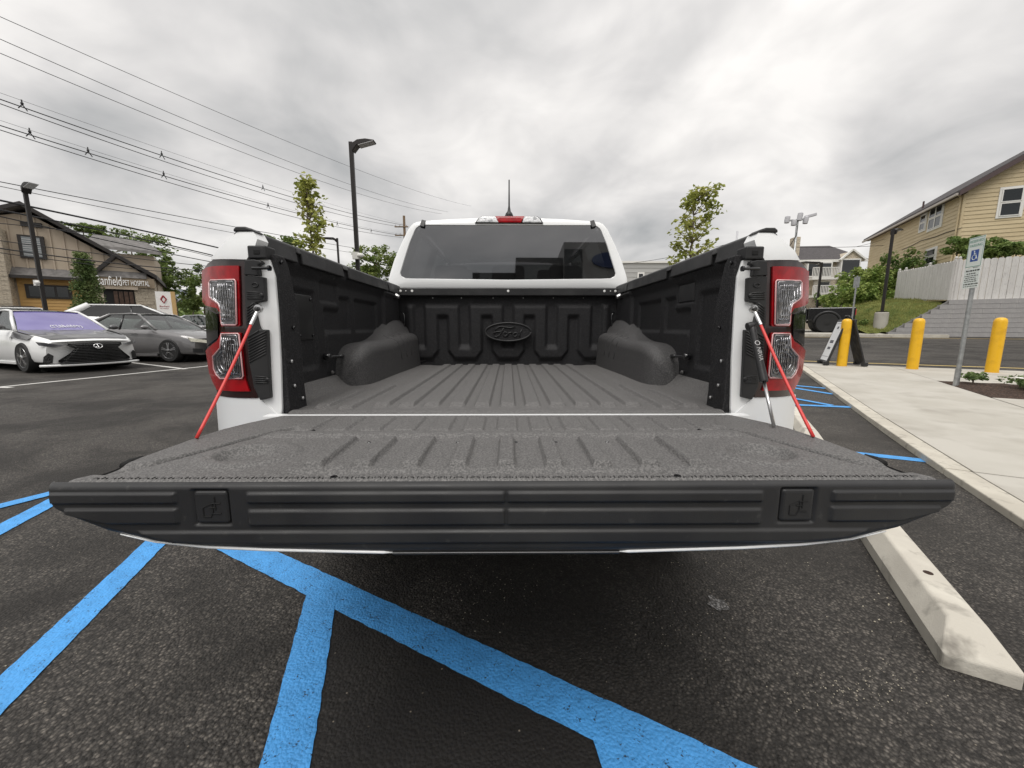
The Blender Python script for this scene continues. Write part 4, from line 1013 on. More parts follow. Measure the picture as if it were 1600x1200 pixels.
for _ in range(9000):
    p = bankf(rb_.random(), rb_.random()); a = rb_.uniform(0, 6.28); h = rb_.uniform(.04, .13); d = Vector((cos(a), sin(a), 0))*.012
    bl_.add([p-d-Vector((0, 0, .02)), p+d-Vector((0, 0, .02)), p+Vector((rb_.uniform(-.04, .04), rb_.uniform(-.04, .04), h))], [(0, 1, 2)])
tag(bl_.build('grass_blades', leafmat('grass_blade', (.20, .22, .06), (.32, .31, .10), (.07, .10, .03))), 'rough grass growing on the bank by the stepped wall', kind='stuff')
FEN = M('white_fence', (.56, .545, .52), .75, var=(2, (.63, .615, .59), .4, .65), var2=(14, (.40, .385, .365), .56, .72), stretch=(4, 4, .5))
def fence_seg(root, A, B, zb0, zb1, zt0, zt1, pw, outn):
    A = Vector(A); B = Vector(B); L = (B-A).length; n = int(L/pw); d = (B-A).normalized()
    for k in range(n):
        c = A+d*(k+.5)*pw; q = (k+.5)/n; z0 = zb0+(zb1-zb0)*q; z1 = zt0+(zt1-zt0)*q+rk.uniform(-.012, .012)
        w = pw/2-.006; dx = d*w; c = c+outn*rk.uniform(0, .006)
        poly = [c-dx, c+dx, c+dx, c+dx*.55, c-dx*.55, c-dx]; zs_ = [z0, z0, z1-.05, z1, z1, z1-.05]
        MB().prism([(p.x, p.y, z) for p, z in zip(poly, zs_)], -outn*.02).build('picket', FEN, root)
    for hz in (.2, .55, .88):
        m = MB(); m.bar((A.x, A.y, zb0+(zt0-zb0)*hz), (B.x, B.y, zb1+(zt1-zb1)*hz), .04, .09); o = m.build('rail', FEN, root); o.location = -outn*.045
    for k in range(int(L/2.2)+2):
        c = A+d*min(L, k*2.2); q = min(1, k*2.2/L); c = c-outn*.09; z1 = zt0+(zt1-zt0)*q
        m = MB(); m.box(c.x-.05, c.x+.05, c.y-.05, c.y+.05, zb0+(zb1-zb0)*q-.2, z1+.05); m.ell((c.x, c.y, z1+.10), .055, .055, .06, 10, 8); m.build('post', FEN, root)
fw = thing('picket_fence', 'white board fence standing on top of the grey block wall', 'fence', (0, 0, 0))
fence_seg(fw, Cn, AV*(SW+.22)+BV*17, WT_Z, WT_Z, 4.12, 4.12, .215, -AV)
f2 = thing('picket_fence', 'white board fence running back along the grassy bank', 'fence', (0, 0, 0))
nn_ = Vector((-(E_-Cn).y, (E_-Cn).x, 0)).normalized(); 
fence_seg(f2, Vector((Cn.x, Cn.y, 0)), Vector((E_.x, E_.y, 0)), WT_Z, 2.75, 4.10, 4.26, .215, nn_)
# house
SID = M('cream_siding', (.50, .405, .25), .6, var=(.8, (.55, .455, .29), .4, .65), var2=(9, (.42, .34, .21), .55, .75), stretch=(1, 1, 3))
TRIMW = M('white_trim', (.70, .69, .66), .5); ROOFD = M('dark_shingle', (.055, .05, .052), .9, var=(6, (.085, .078, .08), .4, .65), bump=[('noise', 40, .5, .01)]); FASC = M('brown_fascia', (.075, .05, .05), .6)
WGL = M('window_glass', (.015, .018, .02), .05, coat=.5)
HA = radians(25); ha = Vector((sin(HA), cos(HA), 0)); hb_ = Vector((cos(HA), -sin(HA), 0))
hc = Vector((23.9, 21.5, 2.3)); house = thing('siding_house', 'cream clapboard house with brown fascia above the white fence', 'house', hc, -HA)
EZ = 8.3-2.3; RS = .66; HW = 9.0; HL = 12.0        # local: x along the gable wall, y along the long wall
m = MB(); m.prism([(0.03, .03, 0), (HW-.03, .03, 0), (HW-.03, .03, EZ), (HW/2, .03, EZ+HW/2*RS), (.03, .03, EZ)], (0, HL-.06, 0)); m.build('house_core', SID, house)
cs = .205; n = int((EZ+HW/2*RS)/cs)
for k in range(n):
    z = k*cs; x0 = 0 if z+cs <= EZ else (z+cs-EZ)/RS; x1 = HW-x0
    if x1-x0 < .3: break
    xa0 = max(0, (z-EZ)/RS) if z > EZ else 0
    MB().add([(x0+.06, .0, z+cs), (x1-.06, .0, z+cs), (HW-xa0-.06, -.022, z), (xa0+.06, -.022, z), (xa0+.06, .03, z), (HW-xa0-.06, .03, z)], [(0, 3, 2, 1), (3, 4, 5, 2)]).build('gable_board', SID, house)
    if z+cs <= EZ+.05: MB().add([(.0, .06, z+cs), (.0, HL-.06, z+cs), (-.022, HL-.06, z), (-.022, .06, z), (.03, .06, z), (.03, HL-.06, z)], [(0, 1, 2, 3), (3, 2, 5, 4)]).build('side_board', SID, house)
m = MB(); m.box(-.03, .07, -.03, .07, 0, EZ); m.build('corner_board', SID, house)
m = MB(); m.tube([(-.07, .12, .2), (-.07, .12, EZ-.35), (-.22, .12, EZ-.12)], .045, 8); m.build('downpipe', SID, house)
for q in (0, 1):
    sx = (lambda x: x) if q == 0 else (lambda x: HW-x)
    m = MB(); m.prism([(sx(-.35), -.35, EZ-.35*RS+.05), (sx(HW/2), -.35, EZ+HW/2*RS+.05), (sx(HW/2), -.35, EZ+HW/2*RS+.20), (sx(-.35), -.35, EZ-.35*RS+.20)], (0, HL+.7, 0)); m.build('roof', ROOFD, house)
    m = MB(); m.prism([(sx(-.36), -.38, EZ-.36*RS-.10), (sx(HW/2), -.38, EZ+HW/2*RS-.10), (sx(HW/2), -.38, EZ+HW/2*RS+.16), (sx(-.36), -.38, EZ-.36*RS+.16)], (0, .03, 0)); m.build('rake_board', FASC, house)
m = MB(); m.box(-.46, -.36, -.3, HL+.3, EZ-.30, EZ-.17); m.build('gutter', M('gutter', (.42, .38, .34), .5), house, bevel=.02)
m = MB(); m.box(-.36, .0, -.3, HL+.3, EZ-.20, EZ-.17); m.build('soffit', FASC, house)
m = MB(); m.tube([(.2, 4.8, EZ+.3), (.2, 4.8, EZ+.75)], .05, 8); m.build('roof_vent', FASC, house)
Minv = Matrix.Rotation(HA, 3, 'Z')
def hpix(u, v, wallid):
    p = onplane(u, v, hc, ha if wallid == 'g' else hb_); q = Matrix.Rotation(HA, 3, 'Z') @ (p-hc); return q
def house_window(us, vs_, wallid, name, sash=2):
    a = hpix(us[0], vs_[0], wallid); b = hpix(us[1], vs_[1], wallid); z1, z0 = max(a.z, b.z), min(a.z, b.z)
    c0, c1 = (min(a.x, b.x), max(a.x, b.x)) if wallid == 'g' else (min(a.y, b.y), max(a.y, b.y))
    def bx_(p0, p1, z0_, z1_, d0, d1):
        m = MB()
        if wallid == 'g': m.box(p0, p1, -d1, -d0, z0_, z1_)
        else: m.box(-d1, -d0, p0, p1, z0_, z1_)
        return m
    w = bx_(c0-.09, c1+.09, z0-.09, z1+.09, .0, .05).build('window', TRIMW, house)
    k = max(1, sash)
    for i in range(k):
        p0 = c0+(c1-c0)*i/k; p1 = c0+(c1-c0)*(i+1)/k
        zm_ = (z0+z1)/2
        for a0, a1 in ((z0, zm_-.02), (zm_+.02, z1)):
            bx_(p0+.05, p1-.05, a0+.04, a1-.04, .051, .056).build('pane', WGL, w)
            fr_ = MB()
            for (q0, q1, y0, y1) in ((p0, p0+.05, a0, a1), (p1-.05, p1, a0, a1), (p0+.05, p1-.05, a0, a0+.04), (p0+.05, p1-.05, a1-.04, a1)):
                fb = bx_(q0+.001, q1-.001, y0, y1, .050, .075); fr_.add(fb.v, fb.f)
            fr_.build('sash_frame', TRIMW, w)
house_window((1566, 1592), (296, 336), 'g', 'w', 1)
house_window((1456, 1471), (326, 352), 's', 'w', 2)
house_window((1441, 1446), (338, 358), 's', 'w', 1)
house_window((1449, 1461), (392, 410), 's', 'w', 1)
cab_l = MB()
pts = [hpix(u, v, 's')+Vector((-.03, 0, 0)) for u, v in ((1504, 356), (1480, 363), (1462, 370), (1440, 376), (1425, 384), (1410, 390))]
cab_l.tube(pts, .018, 6); cab_l.build('service_cable', BLACKPL, house, smooth=True)
# ivy and shrubs
IVY = leafmat('ivy_leaf', (.11, .19, .05), (.24, .31, .09), (.045, .085, .02))
ri_ = random.Random(31)
def shrub(name, label, blobs, mat, s, stem=True, group=None, cat='shrub'):
    b0 = Vector(blobs[0][0]); e_ = thing(name, label, cat, (b0.x, b0.y, terrain(b0.x, b0.y)), group=group); m = MB()
    for c, rad, n in blobs:
        c = Vector(c)-e_.location
        for _ in range(max(1, n//70)):
            th, ph = ri_.uniform(0, 6.28), math.acos(ri_.uniform(-1, 1)); q = ri_.uniform(.45, .95)
            cc = (c.x+rad[0]*q*sin(ph)*cos(th), c.y+rad[1]*q*sin(ph)*sin(th), c.z+rad[2]*q*cos(ph)); k = ri_.uniform(.22, .42)
            blob(m, cc, (rad[0]*k, rad[1]*k, rad[2]*k), 70, s, ri_, .3)
    m.build('foliage', mat, e_)
    if stem:
        t_ = MB()
        for c, rad, n in blobs[:3]:
            c = Vector(c)-e_.location; t_.tube([(c.x*.6, c.y*.6, -.1), (c.x*.9, c.y*.9, c.z*.5), (c.x, c.y, c.z)], [.06, .045, .02], 6)
        t_.build('stem', BARK, e_)
    return e_
iv = [atY(u, v, Y) for u, v, Y in ((1497, 386, 18.6), (1515, 380, 18.4), (1545, 384, 18.0), (1565, 386, 17.7), (1590, 389, 17.3), (1530, 395, 17.9))]
shrub('ivy', 'green ivy growing over the fence top below the house', [((p.x, p.y, p.z), (.75, .5, .42), 900) for p in iv[:2]+[iv[5]]], IVY, .13)
shrub('ivy', 'dark leafy vine over the fence top beside the parking sign', [((p.x, p.y, p.z), (.8, .5, .36), 900) for p in iv[2:5]], IVY, .13)
sv = [atY(u, v, Y) for u, v, Y in ((1415, 425, 24.5), (1435, 418, 23.8), (1403, 440, 24.8), (1400, 412, 25))]
shrub('shrub', 'tall green shrub beside the house behind the fence end', [((p.x, p.y, p.z), (.9, .9, 1.0), 1100) for p in sv], IVY, .16)
HEDGE = leafmat('hedge_leaf', (.17, .26, .055), (.32, .38, .11), (.06, .10, .025))
sv = [atY(u, v, Y) for u, v, Y in ((1345, 440, 25), (1362, 438, 25), (1380, 440, 25.5), (1335, 460, 24), (1355, 462, 24), (1378, 462, 24.5), (1318, 470, 23.5))]
shrub('hedge', 'large rounded green hedge behind the street lamp on the bank', [((p.x, p.y, p.z), (1.15, 1.0, .95), 1300) for p in sv], HEDGE, .17)
sv = [atY(u, v, Y) for u, v, Y in ((1318, 495, 21.5), (1330, 505, 20.8), (1340, 508, 20.3))]
shrub('shrub', 'low dark green shrub at the foot of the bank beside the sign pole', [((p.x, p.y, p.z), (.6, .5, .38), 700) for p in sv], IVY, .10)
sv = [atY(u, v, Y) for u, v, Y in ((1290, 466, 26), (1303, 470, 26))]
shrub('shrub', 'small pointed conifer shrub in front of the stone flats', [((p.x, p.y, p.z), (.6, .5, .7), 800) for p in sv], IVY, .13)
shrub('shrub', 'small orange leaved shrub in front of the stone flats', [(tuple(atY(1311, 470, 25.5)), (.35, .3, .4), 500)], leafmat('rust_leaf', (.32, .17, .06), (.40, .24, .10)), .10)
# lamp posts
LAMPM = M('dark_bronze_metal', (.028, .025, .024), .45, metal=.4); LED = M('lamp_diffuser', (.5, .5, .5), .4)
def street_lamp(base, h, ang, label, headl=.75, conc=None, conduit=False, cam_box=None, group='dark area lamps round the lots'):
    e_ = thing('street_lamp', label, 'street lamp', base, ang, group=group); z0 = 0
    if conc:
        m = MB(); m.lathe([(conc[0], -.2), (conc[0], conc[1]-.03), (conc[0]-.03, conc[1])], n=28); m.build('concrete_base', CONC, e_, smooth=40); z0 = conc[1]
        m = MB(); m.box(-.17, .17, -.17, .17, z0, z0+.05); m.build('base_plate', LAMPM, e_, bevel=.01)
    m = MB(); m.box(-.055, .055, -.055, .055, z0, h); m.build('pole', LAMPM, e_, bevel=.012)
    m = MB(); m.prism([(.06, -.12, h-.28), (.20, -.12, h-.12), (headl, -.12, h-.01), (headl, -.12, h+.02), (headl-.25, -.12, h+.055), (.22, -.12, h+.03), (.05, -.12, h-.07)], (0, .24, 0)); hd_ = m.build('lamp_head', LAMPM, e_, bevel=.02)
    m = MB(); m.obox((.46, 0, h-.065), (.22, 0, .055), (0, .12, 0), (0, 0, .006)); m.build('lens', LED, hd_)
    if cam_box:
        m = MB(); m.box(-.09, .09, -.16, -.066, cam_box, cam_box+.2); m.ell((.14, -.14, cam_box+.1), .10, .07, .07); m.build('security_camera', TRIMW, e_, smooth=30)
    return e_
def on_ray_ground(u, v, Y, dz=0.): p = atY(u, v, Y); return Vector((p.x, p.y, terrain(p.x, p.y)+dz))
lp = atY(1374, 518, 19.4); street_lamp((lp.x, lp.y, .93), atY(1400, 357, 19.4).z-.93, .5, 'dark street lamp on a round concrete base beside the bank', .85, (.27, .95))
p_ = atY(560, 430, 12); street_lamp((p_.x, p_.y, terrain(p_.x, p_.y)), atY(548, 222, 12).z-terrain(p_.x, p_.y), .0, 'tall dark street lamp with a small white camera on its pole, past the truck bed', .70, cam_box=3.05)
p_ = atY(527, 375, 27); street_lamp((p_.x, p_.y, 0), atY(528, 372, 27).z, pi, 'distant dark street lamp between the young maple and the tall lamp', 1.3)
p_ = atY(1283, 420, 26); street_lamp((p_.x, p_.y, .9), atY(1288, 410, 26).z-.9, pi, 'dark street lamp in front of the stone flats', 1.4)
# bare galvanised pole and camera mast
p_ = atY(1331, 500, 19.0); e_ = thing('sign_pole', 'slim galvanised sign pole seen edge-on at the foot of the bank', 'pole', (p_.x, p_.y, .9)); m = MB(); hh = atY(1341, 431, 19.0).z-.9; m.tube([(0, 0, -.2), (0, 0, hh)], .035, 8); m.build('post', GALV, e_, smooth=40)
m = MB(); m.box(-.01, .01, -.16, .16, hh-.55, hh-.05); m.build('sign_plate', GALV, e_)
p_ = atY(1241, 395, 14); e_ = thing('camera_mast', 'thin mast topped with four security cameras behind the tail lamp', 'mast', (p_.x, p_.y, terrain(p_.x, p_.y))); zt = atY(1248, 345, 14).z-e_.location.z
m = MB(); m.tube([(0, 0, 0), (0, 0, zt)], .035, 8); m.build('mast_pole', GALV, e_, smooth=True)
m = MB(); m.bar((-.35, 0, zt), (.35, 0, zt+.06), .05, .05); m.build('cross_arm', GALV, e_)
m = MB(); m.tube([(0, -.04, zt-.15), (-.02, -.04, zt-.5), (-.3, -.05, zt-1.0), (-.28, -.05, zt-1.15), (-.02, -.04, zt-1.2), (-.12, -.04, zt-1.7)], .012, 6); m.build('mast_cable', BLACKPL, e_, smooth=True)
GREYC = M('camera_grey', (.5, .5, .52), .4)
for dx, dz, l in ((-.38, .04, .12), (-.14, -.06, .1), (.05, .14, .14), (.26, .02, .12)):
    m = MB(); m.lathe([(.075, -l), (.085, 0), (.08, l*.7), (.03, l)], (dx, -.03, zt+dz), (.1, 0, 1), 12); m.build('camera_dome', GREYC, e_, smooth=40)
m = MB(); m.bar((.25, 0, zt+.12), (.62, 0, zt+.22), .10, .10); m.build('bullet_camera', GREYC, e_, bevel=.02)
# traffic cone
p_ = ST(22.9, 8.3); e_ = thing('traffic_cone', 'small orange traffic cone by the retaining wall', 'cone', (19.6, 14.0+.0, 0)); q = ground(1580, 521); e_.location = (q.x, q.y, q.z)
ORG = M('cone_orange', (.75, .13, .03), .5)
MB().lathe([(.13, 0), (.10, .12), (.04, .55), (.03, .56)], n=16).build('cone_body', ORG, e_, smooth=40); MB().box(-.18, .18, -.18, .18, 0, .03).build('cone_base', BLACKPL, e_)
# ------------------------------------------------------------------ stone flats and long grey building behind
STONE = M('stone_veneer', (.50, .43, .33), .9, var=(7, (.60, .53, .42), .4, .6), var2=(4, (.34, .29, .23), .5, .66), bump=[('voronoi', 6, .8, .05)], stretch=(1, 1, 2.4))
def stone_wall(root, x0, x1, z0, z1, y, holes, seed, lo=.28, hi=.6, ch=.17, name='stone'):
    r = random.Random(seed); z = z0
    SM_ = [STONE]
    while z < z1-.05:
        x = x0
        while x < x1-.05:
            w = min(r.uniform(lo, hi), x1-x); cx, cz = x+w/2, z+ch/2
            if not any(a < cx < b and c < cz < d for a, b, c, d in holes):
                o = PROTO_STONE.copy(); COL.objects.link(o); o.parent = root; o.location = (x+.008, y-r.uniform(.02, .05), z+.008); o.scale = (w-.016, 1, ch-.016); o.name = name
            x += w
        z += ch
PROTO_STONE = MB().box(0, 1, 0, .12, 0, 1).build('stone', STONE)
ap_ = atY(1246, 470, 46); apt = thing('apartment_building', 'stone faced flats with a gabled window and balconies up the hill', 'building', (ap_.x-4, 46, 1.0), -.10)
Wd = 12.2; ez = 7.6
def apx(u, v): p = onplane(u, v, (apt.location.x, apt.location.y, 0), Vector((sin(.10), cos(.10), 0))); q = Matrix.Rotation(.10, 3, 'Z') @ (p-apt.location); return q.x, q.z
x_r, z_e = apx(1345, 408); x_l = 0
m = MB(); m.box(0, x_r, 0, 9, -3, z_e); m.build('wall', STONE, apt)
_, z_t = apx(1300, 391)
m = MB(); m.prism([(-.4, -.5, z_e), (x_r+.5, -.5, z_e), (x_r-.6, 4.5, z_t+1.2), (1, 4.5, z_t+1.2)], (0, 0, .15)); m.prism([(-.4, 9.5, z_e), (x_r+.5, 9.5, z_e), (x_r-.6, 4.52, z_t+1.2), (1, 4.52, z_t+1.2)], (0, 0, .15)); m.prism([(x_r+.5, -.5, z_e+.02), (x_r+.5, 9.5, z_e+.02), (x_r-.6, 4.5, z_t+1.22)], (0, 0, .12)); m.build('roof', ROOFD, apt)
m = MB(); m.box(-.4, x_r+.5, -.55, -.48, z_e-.12, z_e+.16); m.build('fascia', TRIMW, apt)
g0, g1, gp = apx(1306, 405), apx(1345, 404), apx(1325, 394)
m = MB(); m.prism([(g0[0], -.62, g0[1]-.3), (g1[0], -.62, g0[1]-.3), (gp[0], -.62, gp[1])], (0, 3, 0)); m.build('gable', STONE, apt)
for a, b in ((g0, gp), (g1, gp)):
    m = MB(); m.bar((a[0], -.68, a[1]-.2), (b[0], -.68, b[1]+.15), .16, .28, (0, -1, 0)); m.build('gable_trim', TRIMW, apt)
for (u0, v0, u1, v1) in ((1310, 408, 1333, 430), (1258, 413, 1272, 432), (1276, 413, 1290, 432), (1273, 442, 1287, 458)):
    a, b = apx(u0, v0), apx(u1, v1); w = MB().box(a[0]-.15, b[0]+.15, -.70, -.02, b[1]-.15, a[1]+.15).build('window', TRIMW, apt)
    MB().box(a[0], b[0], -.73, -.705, b[1], a[1]).build('pane', WGL, w)
for v in (436, 463):
    a, b = apx(1255, v), apx(1294, v); m = MB(); m.box(a[0], b[0], -1.6, -.75, a[1]-.25, a[1]); bo = m.build('balcony', TRIMW, apt)
    for k in range(18):
        x = a[0]+(b[0]-a[0])*k/17; MB().box(x-.03, x+.03, -1.58, -1.53, a[1], a[1]+1.0).build('baluster', TRIMW, bo)
    MB().box(a[0], b[0], -1.6, -1.5, a[1]+1.0, a[1]+1.08).build('handrail', TRIMW, bo)
a = apx(1252, 403); m = MB(); m.box(a[0]-.3, a[0]+.3, 1, 2, z_e, z_e+3); m.build('chimney', STONE, apt)
GREYS = M('grey_siding', (.36, .36, .35), .7, var=(.3, (.40, .40, .39), .4, .6), bump=[('noise', 3, .3, .02)], stretch=(.2, .2, 12))
gb = thing('long_building', 'long pale grey sided building with a flat roofline beyond the cab', 'building', (6, 55, 0))
zt = atY(1000, 411, 55).z; m = MB(); m.box(0, 40, 0, 10, 0, zt); m.build('wall', GREYS, gb); m = MB(); m.box(-.2, 40.2, -.2, 10.2, zt, zt+.25); m.build('roof_edge', TRIMW, gb)
for k in range(int(zt/.6)):
    MB().box(0, 40, -.04, -.001, k*.6+.3, k*.6+.36).build('siding_course', GREYS, gb)
for u in (1001, 1120, 1060):
    a = atY(u-3, 428, 55); b = atY(u+3, 436, 55); w = MB().box(a.x-6-.2, b.x-6+.2, -.12, -.045, b.z-.2, a.z+.2).build('window', TRIMW, gb); MB().box(a.x-6, b.x-6, -.14, -.125, b.z, a.z).build('pane', WGL, w)
h2 = thing('cottage', 'small grey roofed cottage behind the hedge beside the cream house', 'house', (38.2, 41, .6), -.4)
m = MB(); m.box(0, 5, 0, 6, 0, 4.8); m.build('wall', STONE, h2); m = MB(); m.prism([(-.4, -.4, 4.8), (5.4, -.4, 4.8), (2.5, -.4, 6.4)], (0, 6.8, 0)); m.build('roof', ROOFD, h2)
bpy.data.objects.remove(PROTO_STONE)
# ================================================================== parked cars
TYRE = RUBBER; RIMS = M('alloy', (.62, .62, .63), .22, metal=1); ARCHB = M('arch_black', (.012, .012, .012), .7)
HEADL = M('headlamp_lens', (.62, .60, .50), .12, coat=1, bump=[('voronoi', 25, .5, .02)]); HEADD = M('dark_headlamp', (.05, .05, .055), .1, coat=1); TAILR = M('car_tail_lens', (.45, .02, .03), .15, coat=1)
def interp(T, x):
    for (a, *va), (b, *vb) in zip(T, T[1:]):
        if x <= b: t = (x-a)/(b-a) if b > a else 0; return [p+(q-p)*t for p, q in zip(va, vb)]
    return list(T[-1][1:])
def make_car(label, kind, pos, heading, paint, name='parked_car', glass=None, roofmat=None, hood=None, windshield=None, headmat=None, detail=True, group='cars parked in the lot', wheels=(1.38, -1.42), L=4.7, rail=False, pick=False):
    """x forward, y left, z up"""
    e_ = thing(name, label, 'car', pos, atan2(heading[1], heading[0]), group)
    glass = glass or GLASS_CAR; H_ = L/2
    if kind == 'sedan':
        top = [(-H_, .86, .70), (-H_+.10, 1.00, .80), (-1.7, 1.05, .89), (-1.0, .99, .92), (0, .965, .925), (.95, .945, .915), (1.25, .90, .905), (1.9, .81, .88), (H_-.14, .745, .82), (H_, .68, .77)]
        gh = dict(wb=1.12, wt=.28, rt=-.82, rb=-1.72, zr=1.445, wr=.56, zb=.955)
    else:
        top = [(-H_, 1.16, .74), (-H_+.08, 1.28, .82), (-1.9, 1.31, .90), (-1.0, 1.27, .93), (0, 1.21, .93), (.85, 1.13, .925), (1.2, 1.0, .91), (1.9, .93, .89), (H_-.14, .82, .83), (H_, .70, .78)]
        gh = dict(wb=1.02, wt=.10, rt=-1.35, rb=-2.02, zr=1.72, wr=.60, zb=1.23)
    zs0 = .20 if kind == 'sedan' else .26
    def warp(p):
        x, y, z = p; xa = 1.2
        if x > xa: x -= .30*((x-xa)/(H_-xa))**2*(abs(y)/.86)**2.4; x -= .05*((x-xa)/(H_-xa))**3*abs((z-.45)/.25)**1.5
        if x < -1.4: x += .18*((-x-1.4)/(H_-1.4))**2*(abs(y)/.86)**2.4
        return (x, y, z)
    fr_ = [(0, .86), (.07, .95), (.2, .99), (.45, 1.0), (.66, .985), (.82, .965), (.93, .93), (1, .86)]
    xs = [-H_+L*k/56 for k in range(57)]
    m = MB(); rows = []
    for x in xs:
        zt, w = interp(top, x); half = [(w*k, zs0+(zt-zs0)*f) for f, k in fr_]+[(w*.6, zt+.012), (w*.3, zt+.022)]
        ring = [(x, y, z) for y, z in half]+[(x, 0, zt+.026)]+[(x, -y, z) for y, z in half[::-1]]
        rows.append([warp(p) for p in ring])
    n = len(rows[0]); vs_ = [p for r in rows for p in r]; fs_ = []
    for i in range(len(rows)-1):
        for k in range(n): a = i*n+k; b = i*n+(k+1) % n; fs_.append((a, a+n, b+n, b))
    fs_ += [tuple(range(n)), tuple(range((len(rows)-1)*n, len(rows)*n))[::-1]]
    fs_ = [f[::-1] for f in fs_]
    m.add(vs_, fs_); body = m.build('body', paint, e_, smooth=32)
    R = .335 if kind == 'sedan' else .36
    bool_cut(body, [MB().lathe([(R+.055, -1.2), (R+.055, 1.2)], (x, 0, R), (0, 1, 0), 32) for x in wheels])
    for p in body.data.polygons: p.use_smooth = True
    body.data.set_sharp_from_angle(angle=radians(32))
    for x in wheels:
        m = MB(); m.lathe([(R+.05, -.62), (R+.05, .62)], (x, 0, R+.02), (0, 1, 0), 28); m.build('wheel_well', ARCHB, e_)
        for sy in (-1, 1):
            m = MB(); yo = sy*.80; m.lathe([(R*.66, -.11), (R*.93, -.115), (R, -.08), (R, .08), (R*.93, .115), (R*.66, .11)], (x, yo, R), (0, 1, 0), 32); w_ = m.build('wheel', TYRE, e_, smooth=40)
            m = MB(); m.lathe([(R*.70, .0), (R*.68, .012), (R*.62, 0)], (x, yo+sy*.10, R), (0, sy, 0), 32, caps=False)
            for k in range(5):
                for da in (-.13, .13):
                    a = k*2*pi/5+.3; m.bar((x+R*.1*cos(a), yo+sy*.105, R+R*.1*sin(a)), (x+R*.66*cos(a+da), yo+sy*.10, R+R*.66*sin(a+da)), .03, .028, (0, 1, 0))
            m.lathe([(R*.18, -.01), (R*.18, .02), (R*.1, .03)], (x, yo+sy*.10, R), (0, sy, 0), 14); m.build('rim', RIMS, w_, smooth=40)
            m = MB(); m.lathe([(R*.66, 0), (R*.66, .01)], (x, yo+sy*.055, R), (0, sy, 0), 24); m.build('brake_disc', ARCHB, w_)
    # greenhouse
    wb, wt, rt, rb, zr, wr, zb = (gh[k] for k in ('wb', 'wt', 'rt', 'rb', 'zr', 'wr', 'zb')); wbb = .80
    def gpt(u, side):      # u: 0 belt 1 roof
        return wbb+(wr-wbb)*u
    ws = MB().grid(lambda u, v: ((wb+(wt-wb)*v)-.16*(u*2-1)**2*(1-.3*v)+.05*sin(pi*v), (u*2-1)*(.76+(.55-.76)*v), zb-.01+(zr-.03-zb)*v), 16, 8); ws.build('windshield', windshield or glass, e_, smooth=True)
    MB().grid(lambda u, v: ((rb+(rt-rb)*v)+.12*(u*2-1)**2, (u*2-1)*(.74+(.55-.74)*v), zb+(.04 if kind == 'sedan' else .0)+(zr-.03-zb-.04)*v), 12, 6, flip=True).build('rear_window', glass, e_, smooth=True)
    MB().grid(lambda u, v: (rt-.06+(wt+.02-rt+.06)*u-.07*(v*2-1)**2*(1 if u > .5 else -1)*abs(u*2-1), (v*2-1)*(wr+.02), zr-.03*abs(v*2-1)**2.5+.022*sin(pi*u)-.02), 16, 12, flip=False).build('roof', roofmat or paint, e_, smooth=True)
    for sy in (-1, 1):
        A0_ = (wb-.17, sy*.80, zb-.01); A1_ = (wt-.08, sy*.575, zr-.045); C0_ = (rb+.12, sy*.79, zb+.02); C1_ = (rt+.06, sy*.575, zr-.045)
        mid0 = (-.22, sy*.815, zb-.01); mid1 = (-.28, sy*.585, zr-.045)
        g = MB(); g.add([A0_, mid0, C0_, C1_, mid1, A1_], [(0, 1, 4, 5), (1, 2, 3, 4)] if sy > 0 else [(5, 4, 1, 0), (4, 3, 2, 1)]); g.build('side_window', glass, e_)
        pm = paint if windshield is None or True else paint
        MB().tube([A0_, tuple((a+b)/2+(.0, sy*.012, .02)[i] for i, (a, b) in enumerate(zip(A0_, A1_))), A1_], .032, 8).build('front_pillar', paint, e_, smooth=True)
        MB().tube([C0_, C1_], [.085, .045] if kind == 'sedan' else [.13, .09], 8).build('rear_pillar', paint, e_, smooth=True)
        MB().tube([mid0, mid1], .026, 6).build('middle_pillar', BLACKGL, e_, smooth=True)
        MB().tube([A1_, (0, sy*.59, zr-.025), C1_], .028, 8).build('roof_rail', paint, e_, smooth=True)
        m = MB(); m.ell((wb-.30, sy*.99, zb+.06), .07, .11, .065, 12, 8); m.bar((wb-.28, sy*.84, zb), (wb-.29, sy*.92, zb+.04), .04, .03); m.build('door_mirror', hood or paint, e_, smooth=True)
        for x0 in (.35, -.75):
            yy = sy*(.93+.002); m = MB(); m.tube([(x0-.10, yy*.985, zb-.115), (x0, yy, zb-.11), (x0+.10, yy*.985, zb-.115)], .011, 6); m.build('door_handle', paint, e_, smooth=True)
        m = MB(); m.box(-1.0, 1.0, min(sy*.80, sy*.895), max(sy*.80, sy*.895), zs0-.035, zs0+.045); m.build('side_sill', paint, e_, bevel=.015)
    if rail:
        for sy in (-1, 1): MB().tube([(wt-.2, sy*.55, zr), (wt-.3, sy*.55, zr+.045), (rt+.2, sy*.55, zr+.045), (rt+.1, sy*.55, zr)], .014, 6).build('roof_rack_rail', BLACKPL, e_, smooth=True)
    def face(poly, dx=.006, h=.05): return MB().patch(poly, lambda y, z: warp((H_+dx, y, z)), (-.02, 0, 0), h)
    def rear(poly, dx=.006, h=.06): return MB().patch(poly, lambda y, z: warp((-H_-dx, y, z)), (.02, 0, 0), h)
    e_['_f'] = 0; del e_['_f']
    for sy in (-1, 1): rear([(sy*.40, .74), (sy*.80, .72), (sy*.80, .86), (sy*.42, .86)] if kind == 'sedan' else [(sy*.40, 1.0), (sy*.84, .97), (sy*.84, 1.16), (sy*.50, 1.13)]).build('tail_lamp', TAILR, e_)
    return e_, face, warp, H_, top
